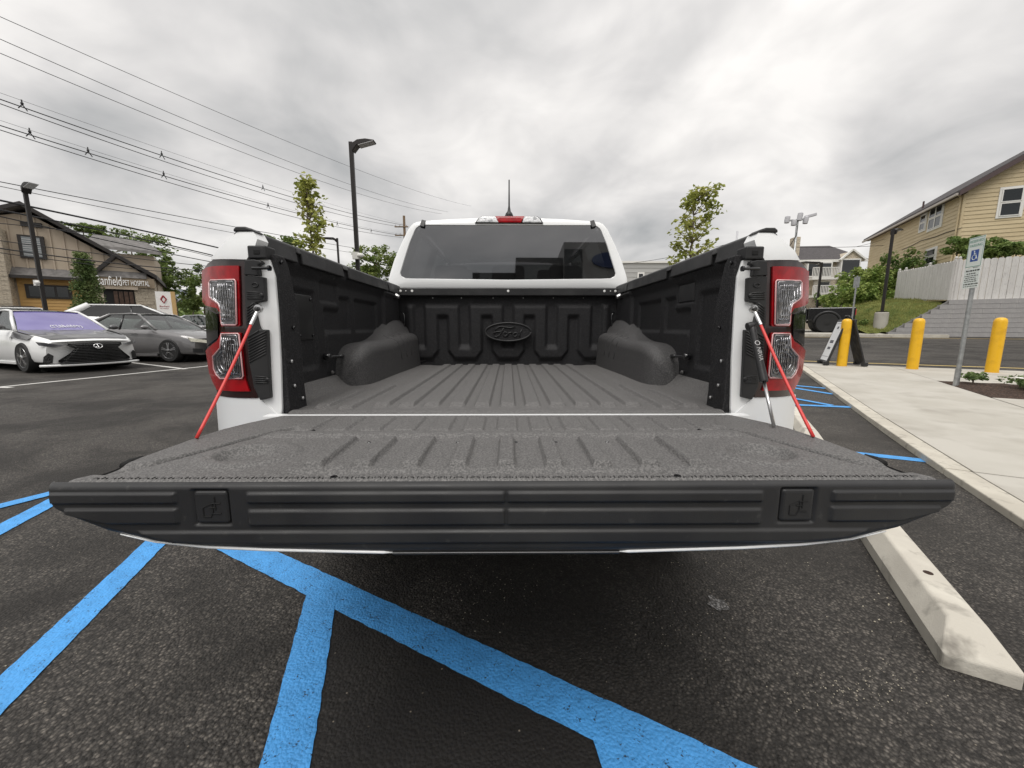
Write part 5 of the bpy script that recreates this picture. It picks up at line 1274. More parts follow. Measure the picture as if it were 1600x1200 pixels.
PEARL = M('pearl_white_paint', (.78, .785, .78), .25, coat=.8); DGREY = M('grey_paint', (.17, .166, .166), .28, metal=.35, coat=.9); SILV = M('silver_paint', (.38, .39, .40), .3, metal=.5, coat=.8); BLKP = M('black_paint', (.012, .012, .013), .22, coat=.8)
WRAP = M('dark_hood_paint', (.075, .075, .078), .30, metal=.4, coat=.6, var=(2, (.10, .10, .10), .4, .6))
PURP = M('purple_windshield', (.13, .11, .30), .12, coat=.8, var=(1.2, (.20, .18, .38), .4, .65))
# --- white sports sedan facing the lane
wheel_p = atY(40, 583, 8.72); hd_l = Vector((.93, -.36, 0)).normalized(); rg_l = Vector((hd_l.y, -hd_l.x, 0))
ctr = wheel_p-rg_l*.80-hd_l*1.42+Vector((.15, 0, 0)); gz = terrain(ctr.x, ctr.y)
lex, face, warp, H_, top = make_car('low white sports sedan with dark hood and purple windshield', 'sedan', (ctr.x, ctr.y, gz-.0), hd_l, PEARL, windshield=PURP, hood=WRAP, wheels=(1.42, -1.40))
def hood_pt(u, v, dz=.006):
    x = 1.02+v*1.24; y = (u*2-1)*(.82-.16*v**2.2); zt, w = interp(top, x); return warp((x, y, zt+.026-.03*(abs(y)/.8)**2+dz+.012*bump1(abs(y), .42, .03, .10)*sin(pi*min(1, v*1.1))))
MB().grid(lambda u, v: hood_pt(u, v), 40, 30).build('hood', WRAP, lex, smooth=True)
for sy in (-1, 1):
    def wing(u, v, sy=sy):
        x = .98+u*.86; zt, w = interp(top, x); zl = max(.735, .80-.10*u) if abs(x-1.42) < .42 else .70
        if v < .35: t = v/.35; return warp((x, sy*w*(.80+.125*t), zt+.018-.055*t+.004))
        t = (v-.35)/.65; return warp((x, sy*(w*(.925+.07*t)+.006), (zt-.037)+(zl-zt+.037)*t))
    MB().grid(wing, 16, 10, flip=(sy < 0)).build('front_wing', WRAP, lex, smooth=True)
gp_ = [(-.46, .645), (.46, .645), (.47, .60), (.37, .53), (.48, .40), (.62, .27), (.62, .235), (.55, .215), (-.55, .215), (-.62, .235), (-.62, .27), (-.48, .40), (-.37, .53), (-.47, .60)]
MESH = M('grille_mesh', (.006, .006, .006), .4, bump=[('voronoi', 55, 1, .03)])
gr_o = face(gp_, .010, .05).build('grille', MESH, lex)
for k in range(11):
    z = .245+k*.036; w = .58 if z < .27 else (.61-(z-.27)*.95 if z < .53 else .36+(z-.53)*.9)
    m = MB(); m.tube([warp((H_+.016, -w+2*w*j/10, z)) for j in range(11)], .006, 5); m.build('grille_bar', BLACKGL, gr_o, smooth=True)
m = MB(); m.tube([warp((H_+.012, y, z)) for y, z in gp_+gp_[:1]], .010, 6); m.build('grille_trim', BLACKGL, gr_o, smooth=True)
em_ = MB(); em_.tube([warp((H_+.035, .075*cos(t_*pi/10),   .575+.052*sin(t_*pi/10))) for t_ in range(21)], .010, 6); em_.tube([warp((H_+.036, y, z)) for y, z in ((-.015, .615), (.012, .55), (-.05, .55))], .010, 6)
em_.build('emblem', CHROME, gr_o, smooth=True)
for sy in (-1, 1):
    face([(sy*.50, .595), (sy*.58, .625), (sy*.78, .675), (sy*.86, .69), (sy*.83, .61), (sy*.66, .575)], .014, .04).build('headlamp', HEADD, lex)
    face([(sy*.70, .22), (sy*.82, .22), (sy*.80, .36), (sy*.74, .44), (sy*.68, .38)], .010, .05).build('air_intake', MESH, lex)
m = MB(); m.tube([warp((H_+.0, -.86+1.72*j/24, .155)) for j in range(25)], .030, 8); m.build('front_splitter', PEARL, lex, smooth=True)
m = MB(); m.tube([warp((H_+.012, -.60+1.2*j/16, .200)) for j in range(17)], .020, 8); m.build('lower_lip', BLACKPL, lex, smooth=True)
# white script sticker low on the windshield
bn_ = MB(); rs_ = random.Random(12)
def wpt(y, z):  # on the windscreen
    v = (z-.945)/(1.445-.03-.955); u = (y/(.76+(.55-.76)*v)+1)/2; return ((1.12+(.28-1.12)*v)-.16*(u*2-1)**2*(1-.3*v)+.05*sin(pi*v)+.012, y, z+.008)
for k in range(11):
    c_ = -.22+k*.050; a_ = .02+.01*rs_.random()
    bn_.tube([wpt(c_+a_*cos(q*pi/5+k), 1.02+.032*sin(q*pi/5+k*.7)+.012*sin(k*.35)) for q in range(rs_.randint(6, 10))], .006, 5)
tag(bn_.build('windshield_script', M('white_sticker', (.75, .75, .78), .5), lex, smooth=True), kind='stuff')
# --- grey sedan
wp = ground(271, 565); hd_c = Vector((1, -.10, 0)).normalized(); rg_c = Vector((hd_c.y, -hd_c.x, 0)); wp = atY(271, 565, 11.4); wp.z = terrain(wp.x, wp.y)
ctr = wp-rg_c*.80-hd_c*1.40
cam_, face, warp, H_, top = make_car('dark grey sedan parked beyond the white sports sedan', 'sedan', (ctr.x, ctr.y, terrain(ctr.x, ctr.y)), hd_c, DGREY, wheels=(1.40, -1.40))
for sy in (-1, 1):
    face([(sy*.42, .62), (sy*.80, .70), (sy*.86, .73), (sy*.82, .60), (sy*.5, .55)], .012, .04).build('headlamp', HEADL, cam_)
    face([(sy*.58, .26), (sy*.80, .28), (sy*.80, .40), (sy*.62, .38)], .010, .05).build('fog_lamp_bezel', BLACKPL, cam_)
face([(-.55, .24), (.55, .24), (.50, .46), (-.50, .46)], .010, .06).build('lower_grille', MESH, cam_); face([(-.40, .56), (.40, .56), (.42, .62), (-.42, .62)], .012, .06).build('grille', MESH, cam_)
# --- white SUV seen from behind, and other cars deeper in the lot
p_ = atY(212, 505, 13.9)
make_car('white crossover with red tail lamp parked behind the grey sedan', 'suv', (p_.x-.1, p_.y+.5, terrain(p_.x, p_.y)+.05), (.80, .60), PEARL, wheels=(1.38, -1.38), L=4.6, glass=glass_tint('dark_window', (.06, .06, .065), 1.7))
p_ = atY(12, 510, 13.4); make_car('silver sedan half hidden behind the white sports sedan', 'sedan', (p_.x, p_.y, terrain(p_.x, p_.y)), (.85, -.5), SILV)
p_ = atY(70, 505, 17.5); make_car('white crossover parked below the clinic side windows', 'suv', (p_.x, p_.y, terrain(p_.x, p_.y)), (.7, .7), PEARL, rail=True)
p_ = atY(300, 503, 22); make_car('white sedan far down the lot beyond the sign', 'sedan', (p_.x-1.5, p_.y+2, terrain(p_.x, p_.y)), (1, .3), PEARL)
p_ = atY(330, 503, 19); make_car('silver sedan far down the lot behind the tail lamp', 'sedan', (p_.x, p_.y, terrain(p_.x, p_.y)), (1, -.1), SILV)
# --- black pickup across the side street (tail toward the bank)
tail = atY(1328, 500, 20.6); hv = -BV; bp_ = thing('pickup_truck', 'black off-road pickup truck parked across the side street', 'pickup truck', (tail.x, tail.y, ST(25.5, 5, .13).z), atan2(hv.y, hv.x))
m = MB(); m.prism([(0, -.95, .62), (0, -.95, 1.28), (1.95, -.95, 1.28), (1.95, -.95, .62)], (0, 1.9, 0)); b_o = m.build('bed', BLKP, bp_, bevel=.04)
MB().lathe([(.56, -.70), (.56, .70)], (1.12, 0, .52), (0, 1, 0), 28).build('wheel_well', ARCHB, bp_)
bool_cut(b_o, [MB().lathe([(.55, -1.3), (.55, 1.3)], (1.12, 0, .52), (0, 1, 0), 28)])
m = MB(); m.prism([(1.97, -.94, .55), (1.97, -.94, 1.25), (2.05, -.94, 1.30), (2.2, -.80, 1.88), (3.7, -.80, 1.88), (4.5, -.94, 1.25), (5.7, -.94, 1.15), (5.75, -.94, .6)], (0, 1.84, 0)); m.build('cab', BLKP, bp_, bevel=.05)
for sy in (-1, 1):
    m = MB(); m.box(-.02, .03, min(sy*.78, sy*.93), max(sy*.78, sy*.93), .88, 1.18); m.build('tail_lamp', TAILR, bp_, bevel=.01)
    for x in (1.12, 4.6):
        m = MB(); m.lathe([(.27, -.15), (.46, -.16), (.49, -.11), (.49, .11), (.46, .16), (.27, .15)], (x, sy*.86, .49), (0, 1, 0), 28); w_ = m.build('wheel', RUBBER, bp_, smooth=40)
        m = MB(); m.lathe([(.28, -.02), (.26, .02), (.10, .05), (0, .05)], (x, sy*.97, .49), (0, sy, 0), 20); m.build('rim', ARCHB, w_, smooth=40)
        m = MB(); m.tube([(x+.56*cos(t_), sy*.95, .50+.56*sin(t_)) for t_ in [k*pi/12 for k in range(13)]], .06, 8); m.build('wheel_flare', BLACKPL, bp_, smooth=True)
m = MB(); m.box(-.12, .10, -.85, .85, .50, .66); m.build('rear_bumper', BLACKPL, bp_, bevel=.03)
# stall lines of the far lot
w0, w1 = Vector(G2(0, 605)), Vector(G2(340, 570)); dw = (w1-w0).normalized()
marking('parking_marking', [line(tuple(w0-dw*6), tuple(w1+dw*6), .11)], WHITEP, 'long white line along the fronts of the parked cars')
s0, s1 = Vector(G2(200, 566)), Vector(G2(290, 577)); marking('parking_marking', [line(tuple(s0-(s1-s0)*1.2), tuple(s1), .11)], WHITEP, 'white stall line between the white sports sedan and grey sedan', .0055)
s0, s1 = Vector(G2(-30, 605)), Vector(G2(18, 606)); marking('parking_marking', [line(tuple(s0-(s1-s0)*1.5), tuple(s1), .11)], WHITEP, 'white stall line on the near side of the white sports sedan', .0055)
# ================================================================== the clinic
TAN = M('tan_board', (.46, .385, .295), .75, var=(.8, (.50, .42, .33), .4, .65)); YSID = M('ochre_siding', (.60, .37, .13), .65, var=(1, (.64, .40, .15), .4, .65)); SHING = M('grey_shingle', (.12, .115, .11), .9, var=(3, (.18, .17, .165), .4, .62), bump=[('noise', 25, .6, .02)]); DKTR = M('dark_trim', (.03, .026, .024), .5)
DOORW = M('brown_door', (.05, .028, .018), .5, var=(4, (.08, .045, .03), .4, .6))
cl0 = atY(17, 424, 27); CA = radians(52); cdv = Vector((sin(CA), cos(CA), 0)); cnv = Vector((-cos(CA), sin(CA), 0))   # along facade, into building
clin = thing('clinic_building', 'tan and ochre two storey pet clinic with gables and stone piers', 'building', (cl0.x, cl0.y, 0), pi/2-CA)
def cp(u, v, dy=0.):
    p = onplane(u, v, Vector((cl0.x, cl0.y, 0))+cnv*dy, cnv); q = Matrix.Rotation(CA-pi/2, 3, 'Z') @ (p-Vector((cl0.x, cl0.y, 0))); return q.x, q.z
def cpoly(pts, y0, th, mat, name, par=None, **k):
    return MB().prism([(x, y0, z) for x, z in [cp(u, v) for u, v in pts]], (0, th, 0)).build(name, mat, par or clin, **k)
xL, _ = cp(-60, 400); xR, zeR = cp(243, 435); xp, zp = cp(38, 325); xw1, ze = cp(125, 431)
x25, z25 = cp(24, 431)
# main gabled block
xl2, zl2 = cp(-40, 350)
body_poly = [(xL, 0), (xR-.3, 0), (xR-.3, zeR), (xp, zp-.25), (xL, zp-.25-(xp-xL)*.33)]
MB().prism([(x, .12, z) for x, z in body_poly], (0, 9, 0)).build('wall', TAN, clin)
# board and batten strips
x = x25
while x < xR-.8:
    zt = zp-.3-(zp-zeR)*max(0, (x-xp)/(xR-xp)) if x > xp else zp-.3-(xp-x)*.33
    if zt > ze+.4: MB().box(x-.04, x+.04, .05, .121, ze, zt).build('batten', TAN, clin)
    x += .62
# ochre lower siding, board by board
x0, zt0 = cp(24, 431); x1, _ = cp(140, 431); z = 0; k = 0
while z < zt0-.1:
    MB().add([(x0, .06, z+.22), (x1, .06, z+.22), (x1, .02, z), (x0, .02, z), (x0, .12, z), (x1, .12, z)], [(0, 3, 2, 1), (3, 4, 5, 2)]).build('siding_board', YSID, clin); z += .22
a, b = cp(17, 418), cp(140, 430)
MB().prism([(x0-.4, -.75, zt0-.05), (x0-.4, .1, zt0+.62), (x0-.4, .1, zt0-.05)], (x1-x0+.3, 0, 0)).build('skirt_roof', SHING, clin)
MB().box(x0-.45, x1-.05, -.80, -.74, zt0-.18, zt0+.02).build('skirt_fascia', DKTR, clin)
# main roof slabs and rake trims
for (ua, va, ub, vb, nm_) in ((36, 324, 246, 437, 'roof'), (36, 324, -60, 345, 'roof')):
    a = cp(ua, va); b = cp(ub, vb); MB().prism([(a[0], -.5, a[1]), (b[0], -.5, b[1]), (b[0], -.5, b[1]+.3), (a[0], -.5, a[1]+.3)], (0, 10, 0)).build('roof', SHING, clin)
    MB().prism([(a[0], -.56, a[1]+.02), (b[0], -.56, b[1]+.02), (b[0], -.56, b[1]+.26), (a[0], -.56, a[1]+.26)], (0, .058, 0)).build('rake_board', DKTR, clin)
# windows
for (u0, v0, u1, v1, nl) in ((31, 371, 69, 401, 1), (43, 448, 110, 464, 3)):
    a = cp(u0, v0); b = cp(u1, v1); zc0, zc1 = min(a[1], b[1]), max(a[1], b[1]); zc0, zc1 = cp((u0+u1)/2, v1)[1], cp((u0+u1)/2, v0)[1]
    w = MB().box(a[0]-.12, b[0]+.12, -.06, .119, zc0-.12, zc1+.12).build('window', DKTR, clin)
    for i in range(nl):
        p0 = a[0]+(b[0]-a[0])*i/nl; p1 = a[0]+(b[0]-a[0])*(i+1)/nl
        MB().box(p0+.06, p1-.06, -.075, -.061, zc0, zc1).build('pane', WGL if nl > 1 else M('blind_pane', (.20, .22, .23), .25, coat=.5, bump=[('noise', 3, .2, .02)]), w)
        if nl == 1:
            for q in range(1, 9): MB().box(p0+.07, p1-.07, -.082, -.076, zc0+(zc1-zc0)*q/9-.02, zc0+(zc1-zc0)*q/9).build('blind_slat', TRIMW, w)
a = cp(31, 345); b = cp(66, 356); MB().box(a[0], b[0], -.05, .119, b[1], b[1]+.3).build('gable_vent', DKTR, clin)
# stone pier and entrance block, stone by stone
PROTO_STONE = MB().box(0, 1, 0, .12, 0, 1).build('stone', STONE)
xa, za = cp(-60, 330); xb, zb_ = cp(22, 431)
MB().box(xa, x25-.1, -.9, .5, 0, zp-1.6).build('stone_pier', STONE, clin)
stone_wall(clin, cp(-8, 400)[0], x25-.1, .6, zp-1.7, -.9, [], 3, .45, 1.0, .30)
xe0, _ = cp(147, 440, -1.3); xe1, _ = cp(240, 440, -1.3); ze2 = cp(200, 434, -1.3)[1]
MB().box(xe0, xe1, -1.2, .5, 0, ze2).build('entrance_block', STONE, clin)
do0, do1 = cp(162, 460, -1.3), cp(210, 460, -1.3); zdo = cp(185, 452, -1.3)[1]
stone_wall(clin, xe0, xe1, 0, cp(200, 449, -1.3)[1], -1.2, [(do0[0]-.2, do1[0]+.3, -1, zdo+.15)], 5, .35, .9, .24)
a = cp(148, 448, -1.3); b = cp(240, 439, -1.3); MB().box(xe0-.05, xe1+.05, -1.36, -1.2, cp(200, 449, -1.3)[1], ze2).build('sign_fascia', M('fascia_stone', (.26, .205, .145), .8, var=(2, (.30, .24, .17), .4, .6)), clin)
MB().box(do0[0], do1[0], -1.27, -1.21, 0, zdo).build('door_recess', DARK, clin)
dw_ = (do1[0]-do0[0])
for k in range(4):
    p0 = do0[0]+dw_*(.30+.17*k); d_ = MB().box(p0+.03, p0+dw_*.17-.03, -1.31, -1.272, 0, zdo-.15).build('door', DOORW, clin); MB().box(p0+.10, p0+dw_*.17-.10, -1.32, -1.311, .3, zdo*.45).build('door_pane', WGL, d_)
MB().box(do0[0]-.15, do1[0]+.25, -1.40, -1.33, zdo, zdo+.22).build('door_lintel', TAN, clin)
g0, g1, gp = cp(146, 433, -1.3), cp(246, 437, -1.3), cp(181, 401, -1.3)
MB().prism([(g0[0], -1.1, ze2), (g1[0]-.3, -1.1, ze2), (gp[0], -1.1, gp[1]-.1)], (0, 4, 0)).build('entrance_gable', TAN, clin)
for a, b in ((g0, gp), (g1, gp)):
    MB().prism([(a[0], -1.45, ze2+.0), (b[0], -1.45, b[1]-.05), (b[0], -1.45, b[1]+.25), (a[0], -1.45, ze2+.3)], (0, 5, 0)).build('gable_roof', SHING, clin)
    MB().prism([(a[0], -1.51, ze2+.04), (b[0], -1.51, b[1]-.02), (b[0], -1.51, b[1]+.22), (a[0], -1.51, ze2+.27)], (0, .058, 0)).build('gable_trim', DKTR, clin)
MB().prism([(g0[0]-.2, -1.44, ze2-.02), (g0[0]-.2, -1.15, ze2+.45), (g0[0]-.2, -1.15, ze2-.02)], (g1[0]-g0[0]-.4, 0, 0)).build('porch_roof', SHING, clin)
# rear wing roof
r0, r1 = cp(130, 372), cp(228, 396); MB().box(cp(140, 400)[0], cp(222, 400)[0]+.5, 2.5, 8, 2, cp(180, 394)[1]+.25).build('rear_wing', TAN, clin)
MB().prism([(cp(120, 380)[0], 2.0, cp(150, 394)[1]+.6), (cp(228, 394)[0]+.8, 2.0, cp(180, 394)[1]+.35), (cp(215, 385)[0], 6, cp(190, 378)[1]+.9), (cp(120, 374)[0], 6, cp(130, 370)[1]+1.0)], (0, .1, .25)).build('rear_wing_roof', SHING, clin)
# lettering
SIGNW = M('sign_letter_white', (.9, .9, .89), .4)
def sfx(x0_, x1_, zc_):
    return lambda x, y, d: (x0_+x, -1.375-d, zc_+y)
c0 = cp(152, 443.5, -1.37); c1 = cp(191, 444.5, -1.37); c2 = cp(193, 445, -1.37); c3 = cp(234, 446.5, -1.37)
zl = (cp(200, 449, -1.37)[1]+ze2)/2
def fit_text(tx, xa_, xb_, zc_, size):
    m = text_mb(tx, size, lambda x, y, d: (x, -1.48-d*3, y), .01); xs_ = [v[0] for v in m.v]; k = (xb_-xa_)/(max(xs_)-min(xs_)); mid_ = (max(xs_)+min(xs_))/2
    m.v = [((v[0]-mid_)*k+(xa_+xb_)/2, v[1], v[2]+zc_) for v in m.v]; return m
fit_text('Banfield', c0[0], c1[0], zl+.02, .95).build('lettering', SIGNW, clin)
fit_text('PET HOSPITAL', c2[0], c3[0], zl-.05, .55).build('lettering', SIGNW, clin)
em_ = MB(); ce = cp(148.5, 444, -1.37)[0]; em_.ell((ce, -1.38, zl), .10, .02, .14, 8, 6); em_.ell((ce+.16, -1.38, zl+.12), .07, .02, .07, 8, 6); tag(em_.build('sign_emblem', SIGNW, clin), kind='stuff')
bpy.data.objects.remove(PROTO_STONE)
# monument sign
mp_ = atY(262, 482, 25); mon = thing('monument_sign', 'white and tan upright clinic sign with a red diamond emblem', 'sign', (mp_.x, mp_.y, terrain(mp_.x, mp_.y)), .62)
zt = atY(262, 456, 25).z-mon.location.z; hw = 0.34
MB().box(-hw-.16, hw-.10, -.12, .12, 0, zt).build('white_panel', M('sign_panel', (.80, .78, .75), .4), mon); MB().box(hw-.098, hw+.10, -.16, .16, 0, zt+.02).build('tan_panel', M('sign_tan', (.50, .33, .14), .6), mon)
RED_ = M('sign_red', (.28, .01, .02), .5); cx = -.13
m = MB(); q = [(cx, zt-.25), (cx+.13, zt-.48), (cx, zt-.71), (cx-.13, zt-.48)]; m.tube([(x, -.13, z) for x, z in q+q[:1]],   .04, 6); m.build('emblem', RED_, mon)
text_mb('Banfield', .15, lambda x, y, d: (cx+x, -.125-d, zt-.92+y), .004).build('lettering', RED_, mon)
text_mb('PET HOSPITAL', .065, lambda x, y, d: (cx+x, -.125-d, zt-1.06+y), .004).build('lettering', RED_, mon)
# lamps of the far lot
p_ = atY(74, 500, 14.6); street_lamp((p_.x, p_.y, terrain(p_.x, p_.y)), atY(40, 290, 14.6).z-terrain(p_.x, p_.y), -.35, 'dark street lamp with a white box on its pole in front of the clinic', .60, cam_box=2.45)
p_ = atY(-18, 520, 13.5); street_lamp((p_.x-.1, p_.y, terrain(p_.x, p_.y)), atY(-20, 318, 13.5).z-terrain(p_.x, p_.y), -.35, 'dark street lamp head reaching in beside the clinic gable', .66)
# ================================================================== trees
def limb(m, p0, p1, r0, r1, rng, n=6, wob=.06):
    p0, p1 = Vector(p0), Vector(p1); L = (p1-p0).length; pts = []
    for k in range(n+1):
        t = k/n; pts.append(p0.lerp(p1, t)+Vector((rng.uniform(-1, 1), rng.uniform(-1, 1), 0))*wob*L*sin(pi*t)*.5)
    m.tube(pts, [r0+(r1-r0)*k/n for k in range(n+1)], 7); return pts
MAPLE = leafmat('maple_leaf', (.30, .34, .07), (.46, .46, .14), (.14, .17, .04))
def young_tree(label, base, h, zc0, wprof, seed, nl, ls, group='young maples by the lots'):
    """wprof: list of (height fraction, half width, lean x)"""
    r = random.Random(seed); e_ = thing('young_maple', label, 'tree', base, group=group); t_ = MB(); c_ = MB()
    trunk = limb(t_, (0, 0, -.1), (0, 0, h*.96), .05, .010, r, 12, .02)
    n = len(wprof)
    for f, w, lx in wprof:
        for k in range(5):
            a = r.uniform(0, 2*pi); z0 = h*(f-.07); q = w*r.uniform(.5, 1)
            tip = Vector((lx+q*cos(a), q*sin(a), h*f+r.uniform(-.1, .15)))
            pts = limb(t_, (0, 0, z0), tip, .016, .004, r, 5, .12)
            for p in pts[2:]:
                cc = p+Vector((r.gauss(0, .06), r.gauss(0, .06), r.gauss(0, .05))); blob(c_, cc, (.19, .19, .15), int(nl*r.uniform(.2, 1.3)), ls, r, .2)
    t_.build('trunk', BARK, e_, smooth=True); c_.build('crown', MAPLE, e_)
p_ = atY(487, 400, 10.6); b0 = (p_.x, p_.y, terrain(p_.x, p_.y)); h = atY(487, 274, 10.6).z-b0[2]
young_tree('young maple with a narrow leafy crown beyond the bed rail near the tall lamp', b0, h, 0, [(.40, .40, .1), (.48, .48, -.02), (.56, .42, -.08), (.63, .42, -.12), (.70, .30, 0), (.78, .33, .02), (.84, .38, -.08), (.91, .20, .0), (.97, .08, .02)], 11, 10, .125)
p_ = atY(1080, 400, 12.2); b0 = (p_.x, p_.y, terrain(p_.x, p_.y)); h = atY(1080, 288, 12.2).z-b0[2]
young_tree('young maple with a broad open crown standing near the kerb side', b0, h, 0, [(.42, .95, -.15), (.50, .85, .0), (.58, .62, .06), (.66, .72, .05), (.74, .75, .02), (.82, .60, .05), (.90, .42, .15), (.97, .35, .28)], 14, 13, .135)
for bb in ((atY(487, 400, 10.6)), (atY(1080, 400, 12.2))):
    tag(MB().grid(lambda u, v: (bb.x+.9*v*cos(u*2*pi), bb.y+.9*v*sin(u*2*pi), terrain(bb.x, bb.y)+.06*(1-v*v)+.01), 24, 6).build('tree_pit', MULCH, smooth=True), 'round mulch tree pit under a young maple', kind='structure')
TREEG = leafmat('tree_leaf', (.12, .18, .05), (.22, .28, .08), (.05, .08, .02)); EVER = leafmat('evergreen_leaf', (.10, .155, .05), (.19, .24, .09), (.04, .07, .025))
def big_tree(label, base, crowns, n, ls, seed, mat=None, name='leafy_tree', group=None):
    r = random.Random(seed); e_ = thing(name, label, 'tree', base, group=group); t_ = MB(); c_ = MB(); bz = Vector(base)
    for c, rad in crowns:
        c = Vector(c)-bz
        limb(t_, (0, 0, -.1), (c.x, c.y, c.z), .16, .05, r, 7, .05)
        for k in range(n):
            th, ph = r.uniform(0, 2*pi), math.acos(r.uniform(-.8, 1)); q = r.uniform(.55, 1.0)
            cc = Vector((c.x+rad[0]*q*sin(ph)*cos(th), c.y+rad[1]*q*sin(ph)*sin(th), c.z+rad[2]*q*cos(ph))); kk = r.uniform(.16, .30)
            if k % 3 == 0: limb(t_, c, cc, .03, .008, r, 4, .1)
            blob(c_, cc, (rad[0]*kk, rad[1]*kk, rad[2]*kk*.8), 60, ls, r, .25)
    t_.build('trunk', BARK, e_, smooth=True); c_.build('crown', mat or TREEG, e_); return e_
def tb(u, v, Y): p = atY(u, v, Y); return p
c = tb(587, 408, 26); big_tree('round bushy green tree beside the white cab', (c.x, c.y, 0), [((c.x, c.y, c.z-.2), (1.55, 1.4, 1.35)), ((c.x-.3, c.y, c.z-1.5), (1.6, 1.5, 1.2))], 46, .16, 3, leafmat('bright_tree_leaf', (.13, .19, .045), (.25, .30, .085), (.05, .085, .02)))
c = tb(430, 372, 34); big_tree('distant tree top showing just over the bed rail', (c.x, c.y, 0), [((c.x, c.y, c.z-1.2), (2.2, 1.8, 1.6))], 40, .25, 5)
# columnar evergreen before the clinic
c = tb(139, 470, 23.0); zt = tb(139, 397, 23.0).z; r = random.Random(17); ev = thing('evergreen_tree', 'pointed green evergreen standing in front of the clinic', 'tree', (c.x, c.y, .3)); t_ = MB(); limb(t_, (0, 0, -.1), (0, 0, zt-.6), .12, .02, r, 8, .02); t_.build('trunk', BARK, ev, smooth=True); m = MB()
for k in range(150):
    f = r.random()**.8; z = .2+(zt-.5)*f; w = .74*(1-f)**.7*(.75+.5*r.random())+.06; a = r.uniform(0, 2*pi); blob(m, (w*cos(a)*.8, w*sin(a)*.8, z), (.34, .34, .26), 55, .11, r, .2)
m.build('crown', EVER, ev)
for (u, v, Y, rx, rz, l, sd_) in ((238, 445, 38, 2.2, 2.2, 'tree close behind the clinic entrance corner', 1), (262, 448, 42, 2.6, 2.4, 'dark green tree behind the monument sign', 2), (318, 455, 40, 1.6, 2.6, 'dark green tree beside the red tail lamp', 3), (205, 388, 44, 4.5, 1.8, 'sparse tree rising over the clinic rear roof', 4), (130, 362, 46, 2.5, .9, 'tree top peeking over the clinic ridge', 6), (300, 474, 60, 3.0, 1.0, 'low bush at the far end of the lot', 7), (232, 415, 40, 2.0, 1.8, 'tall tree crown past the clinic dormer', 8), (275, 470, 46, 3.2, 1.4, 'broad bush behind the monument sign', 9)):
    c = tb(u, v, Y); big_tree(l, (c.x, c.y, 0), [((c.x, c.y, c.z), (rx, rx*.8, rz))], 34, .26, 40+sd_, group='trees round the clinic')
# distant towers
for u, v0, w, l in ((283, 452, 5.5, 'wider pale city tower far away on the skyline'), (297, 450, 4, 'slimmer pale city tower far away on the skyline')):
    p = atY(u, 470, 900); z1 = atY(u, v0, 900).z; e_ = thing('city_tower', l, 'tower', (p.x, 900, 0)); k = w*1.4
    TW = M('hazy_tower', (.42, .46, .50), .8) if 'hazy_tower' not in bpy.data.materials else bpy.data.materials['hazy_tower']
    MB().box(-k, k, -k, k, 0, z1-4).build('tower_shaft', TW, e_); MB().box(-k*.6, k*.6, -k*.6, k*.6, z1-4, z1).build('tower_top', TW, e_)
# ================================================================== overhead lines
WIRE = M('wire', (.03, .03, .032), .6); POLEW = M('pole_wood', (.20, .14, .09), .9, bump=[('noise', 12, .5, .02)])
A_p = Vector((-13.2, 46, 0)); B_p = Vector((-20.5, 14, 0)); pd_ = (A_p-B_p).normalized(); pn_ = Vector((-pd_.y, pd_.x, 0))
def wp3(u, v): return onplane(u, v, A_p, pn_)
def wire(pts, r, label, group, sp=()):
    P = [wp3(u, v) for u, v in pts]; k = [(p-A_p).dot(pd_) for p in P]
    # quadratic through three points in the wire plane (sag), extended past the frame
    (k0, k1, k2), (z0, z1, z2) = k, [p.z for p in P]
    def zf(x): return z0*(x-k1)*(x-k2)/((k0-k1)*(k0-k2))+z1*(x-k0)*(x-k2)/((k1-k0)*(k1-k2))+z2*(x-k0)*(x-k1)/((k2-k0)*(k2-k1))
    m = MB(); ka = k0-7; n = 36
    e_ = thing('overhead_wire', label, 'wire', (A_p+pd_*k2), group=group)
    o_ = e_.location
    m.tube([A_p+pd_*(ka+(k2-ka)*j/n)+Vector((0, 0, zf(ka+(k2-ka)*j/n)))-o_ for j in range(n+1)], r, 6); m.build('cable', WIRE, e_, smooth=True)
    for (u, v) in sp:
        p = wp3(u, v)-o_; s_ = MB(); s_.tube([p+Vector((0, 0, .22)), p], .022, 6); s_.tube([p+Vector((0, 0, .05)), p+pd_*.13-Vector((0, 0, .15))], .018, 6); s_.tube([p+Vector((0, 0, .05)), p-pd_*.13-Vector((0, 0, .15))], .018, 6); s_.ell((p.x, p.y, p.z+.08), .05, .05, .055, 8, 6)
        s_.build('insulator_spacer', WIRE, e_)
GW = 'wires of the street power line'
wire([(0, 26), (420, 209), (736, 322)], .013, 'topmost thin wire of the power line', GW)
wire([(0, 61), (300, 191), (700, 331)], .014, 'second wire from the top of the power line', GW)
wire([(0, 83), (300, 207), (690, 334)], .014, 'third wire from the top of the power line', GW)
wire([(0, 145), (250, 232), (630, 350)], .007, 'fine messenger wire above the upper cable bundle', GW)
wire([(0, 155), (250, 242), (632, 352)], .022, 'upper strand of the upper cable bundle with spacers', GW, ((35, 165), (253, 243), (411, 294)))
wire([(0, 162), (250, 250), (630, 355)], .018, 'lower strand of the upper cable bundle', GW)
wire([(0, 188), (250, 268), (628, 366)], .007, 'fine messenger wire above the lower cable bundle', GW)
wire([(0, 196), (250, 273), (628, 368)], .022, 'upper strand of the lower cable bundle with spacers', GW, ((47, 209), (138, 238), (256, 274), (419, 322), (527, 350), (580, 361)))
wire([(0, 203), (250, 281), (627, 371)], .018, 'lower strand of the lower cable bundle', GW)
GC = 'communication cables before the clinic'
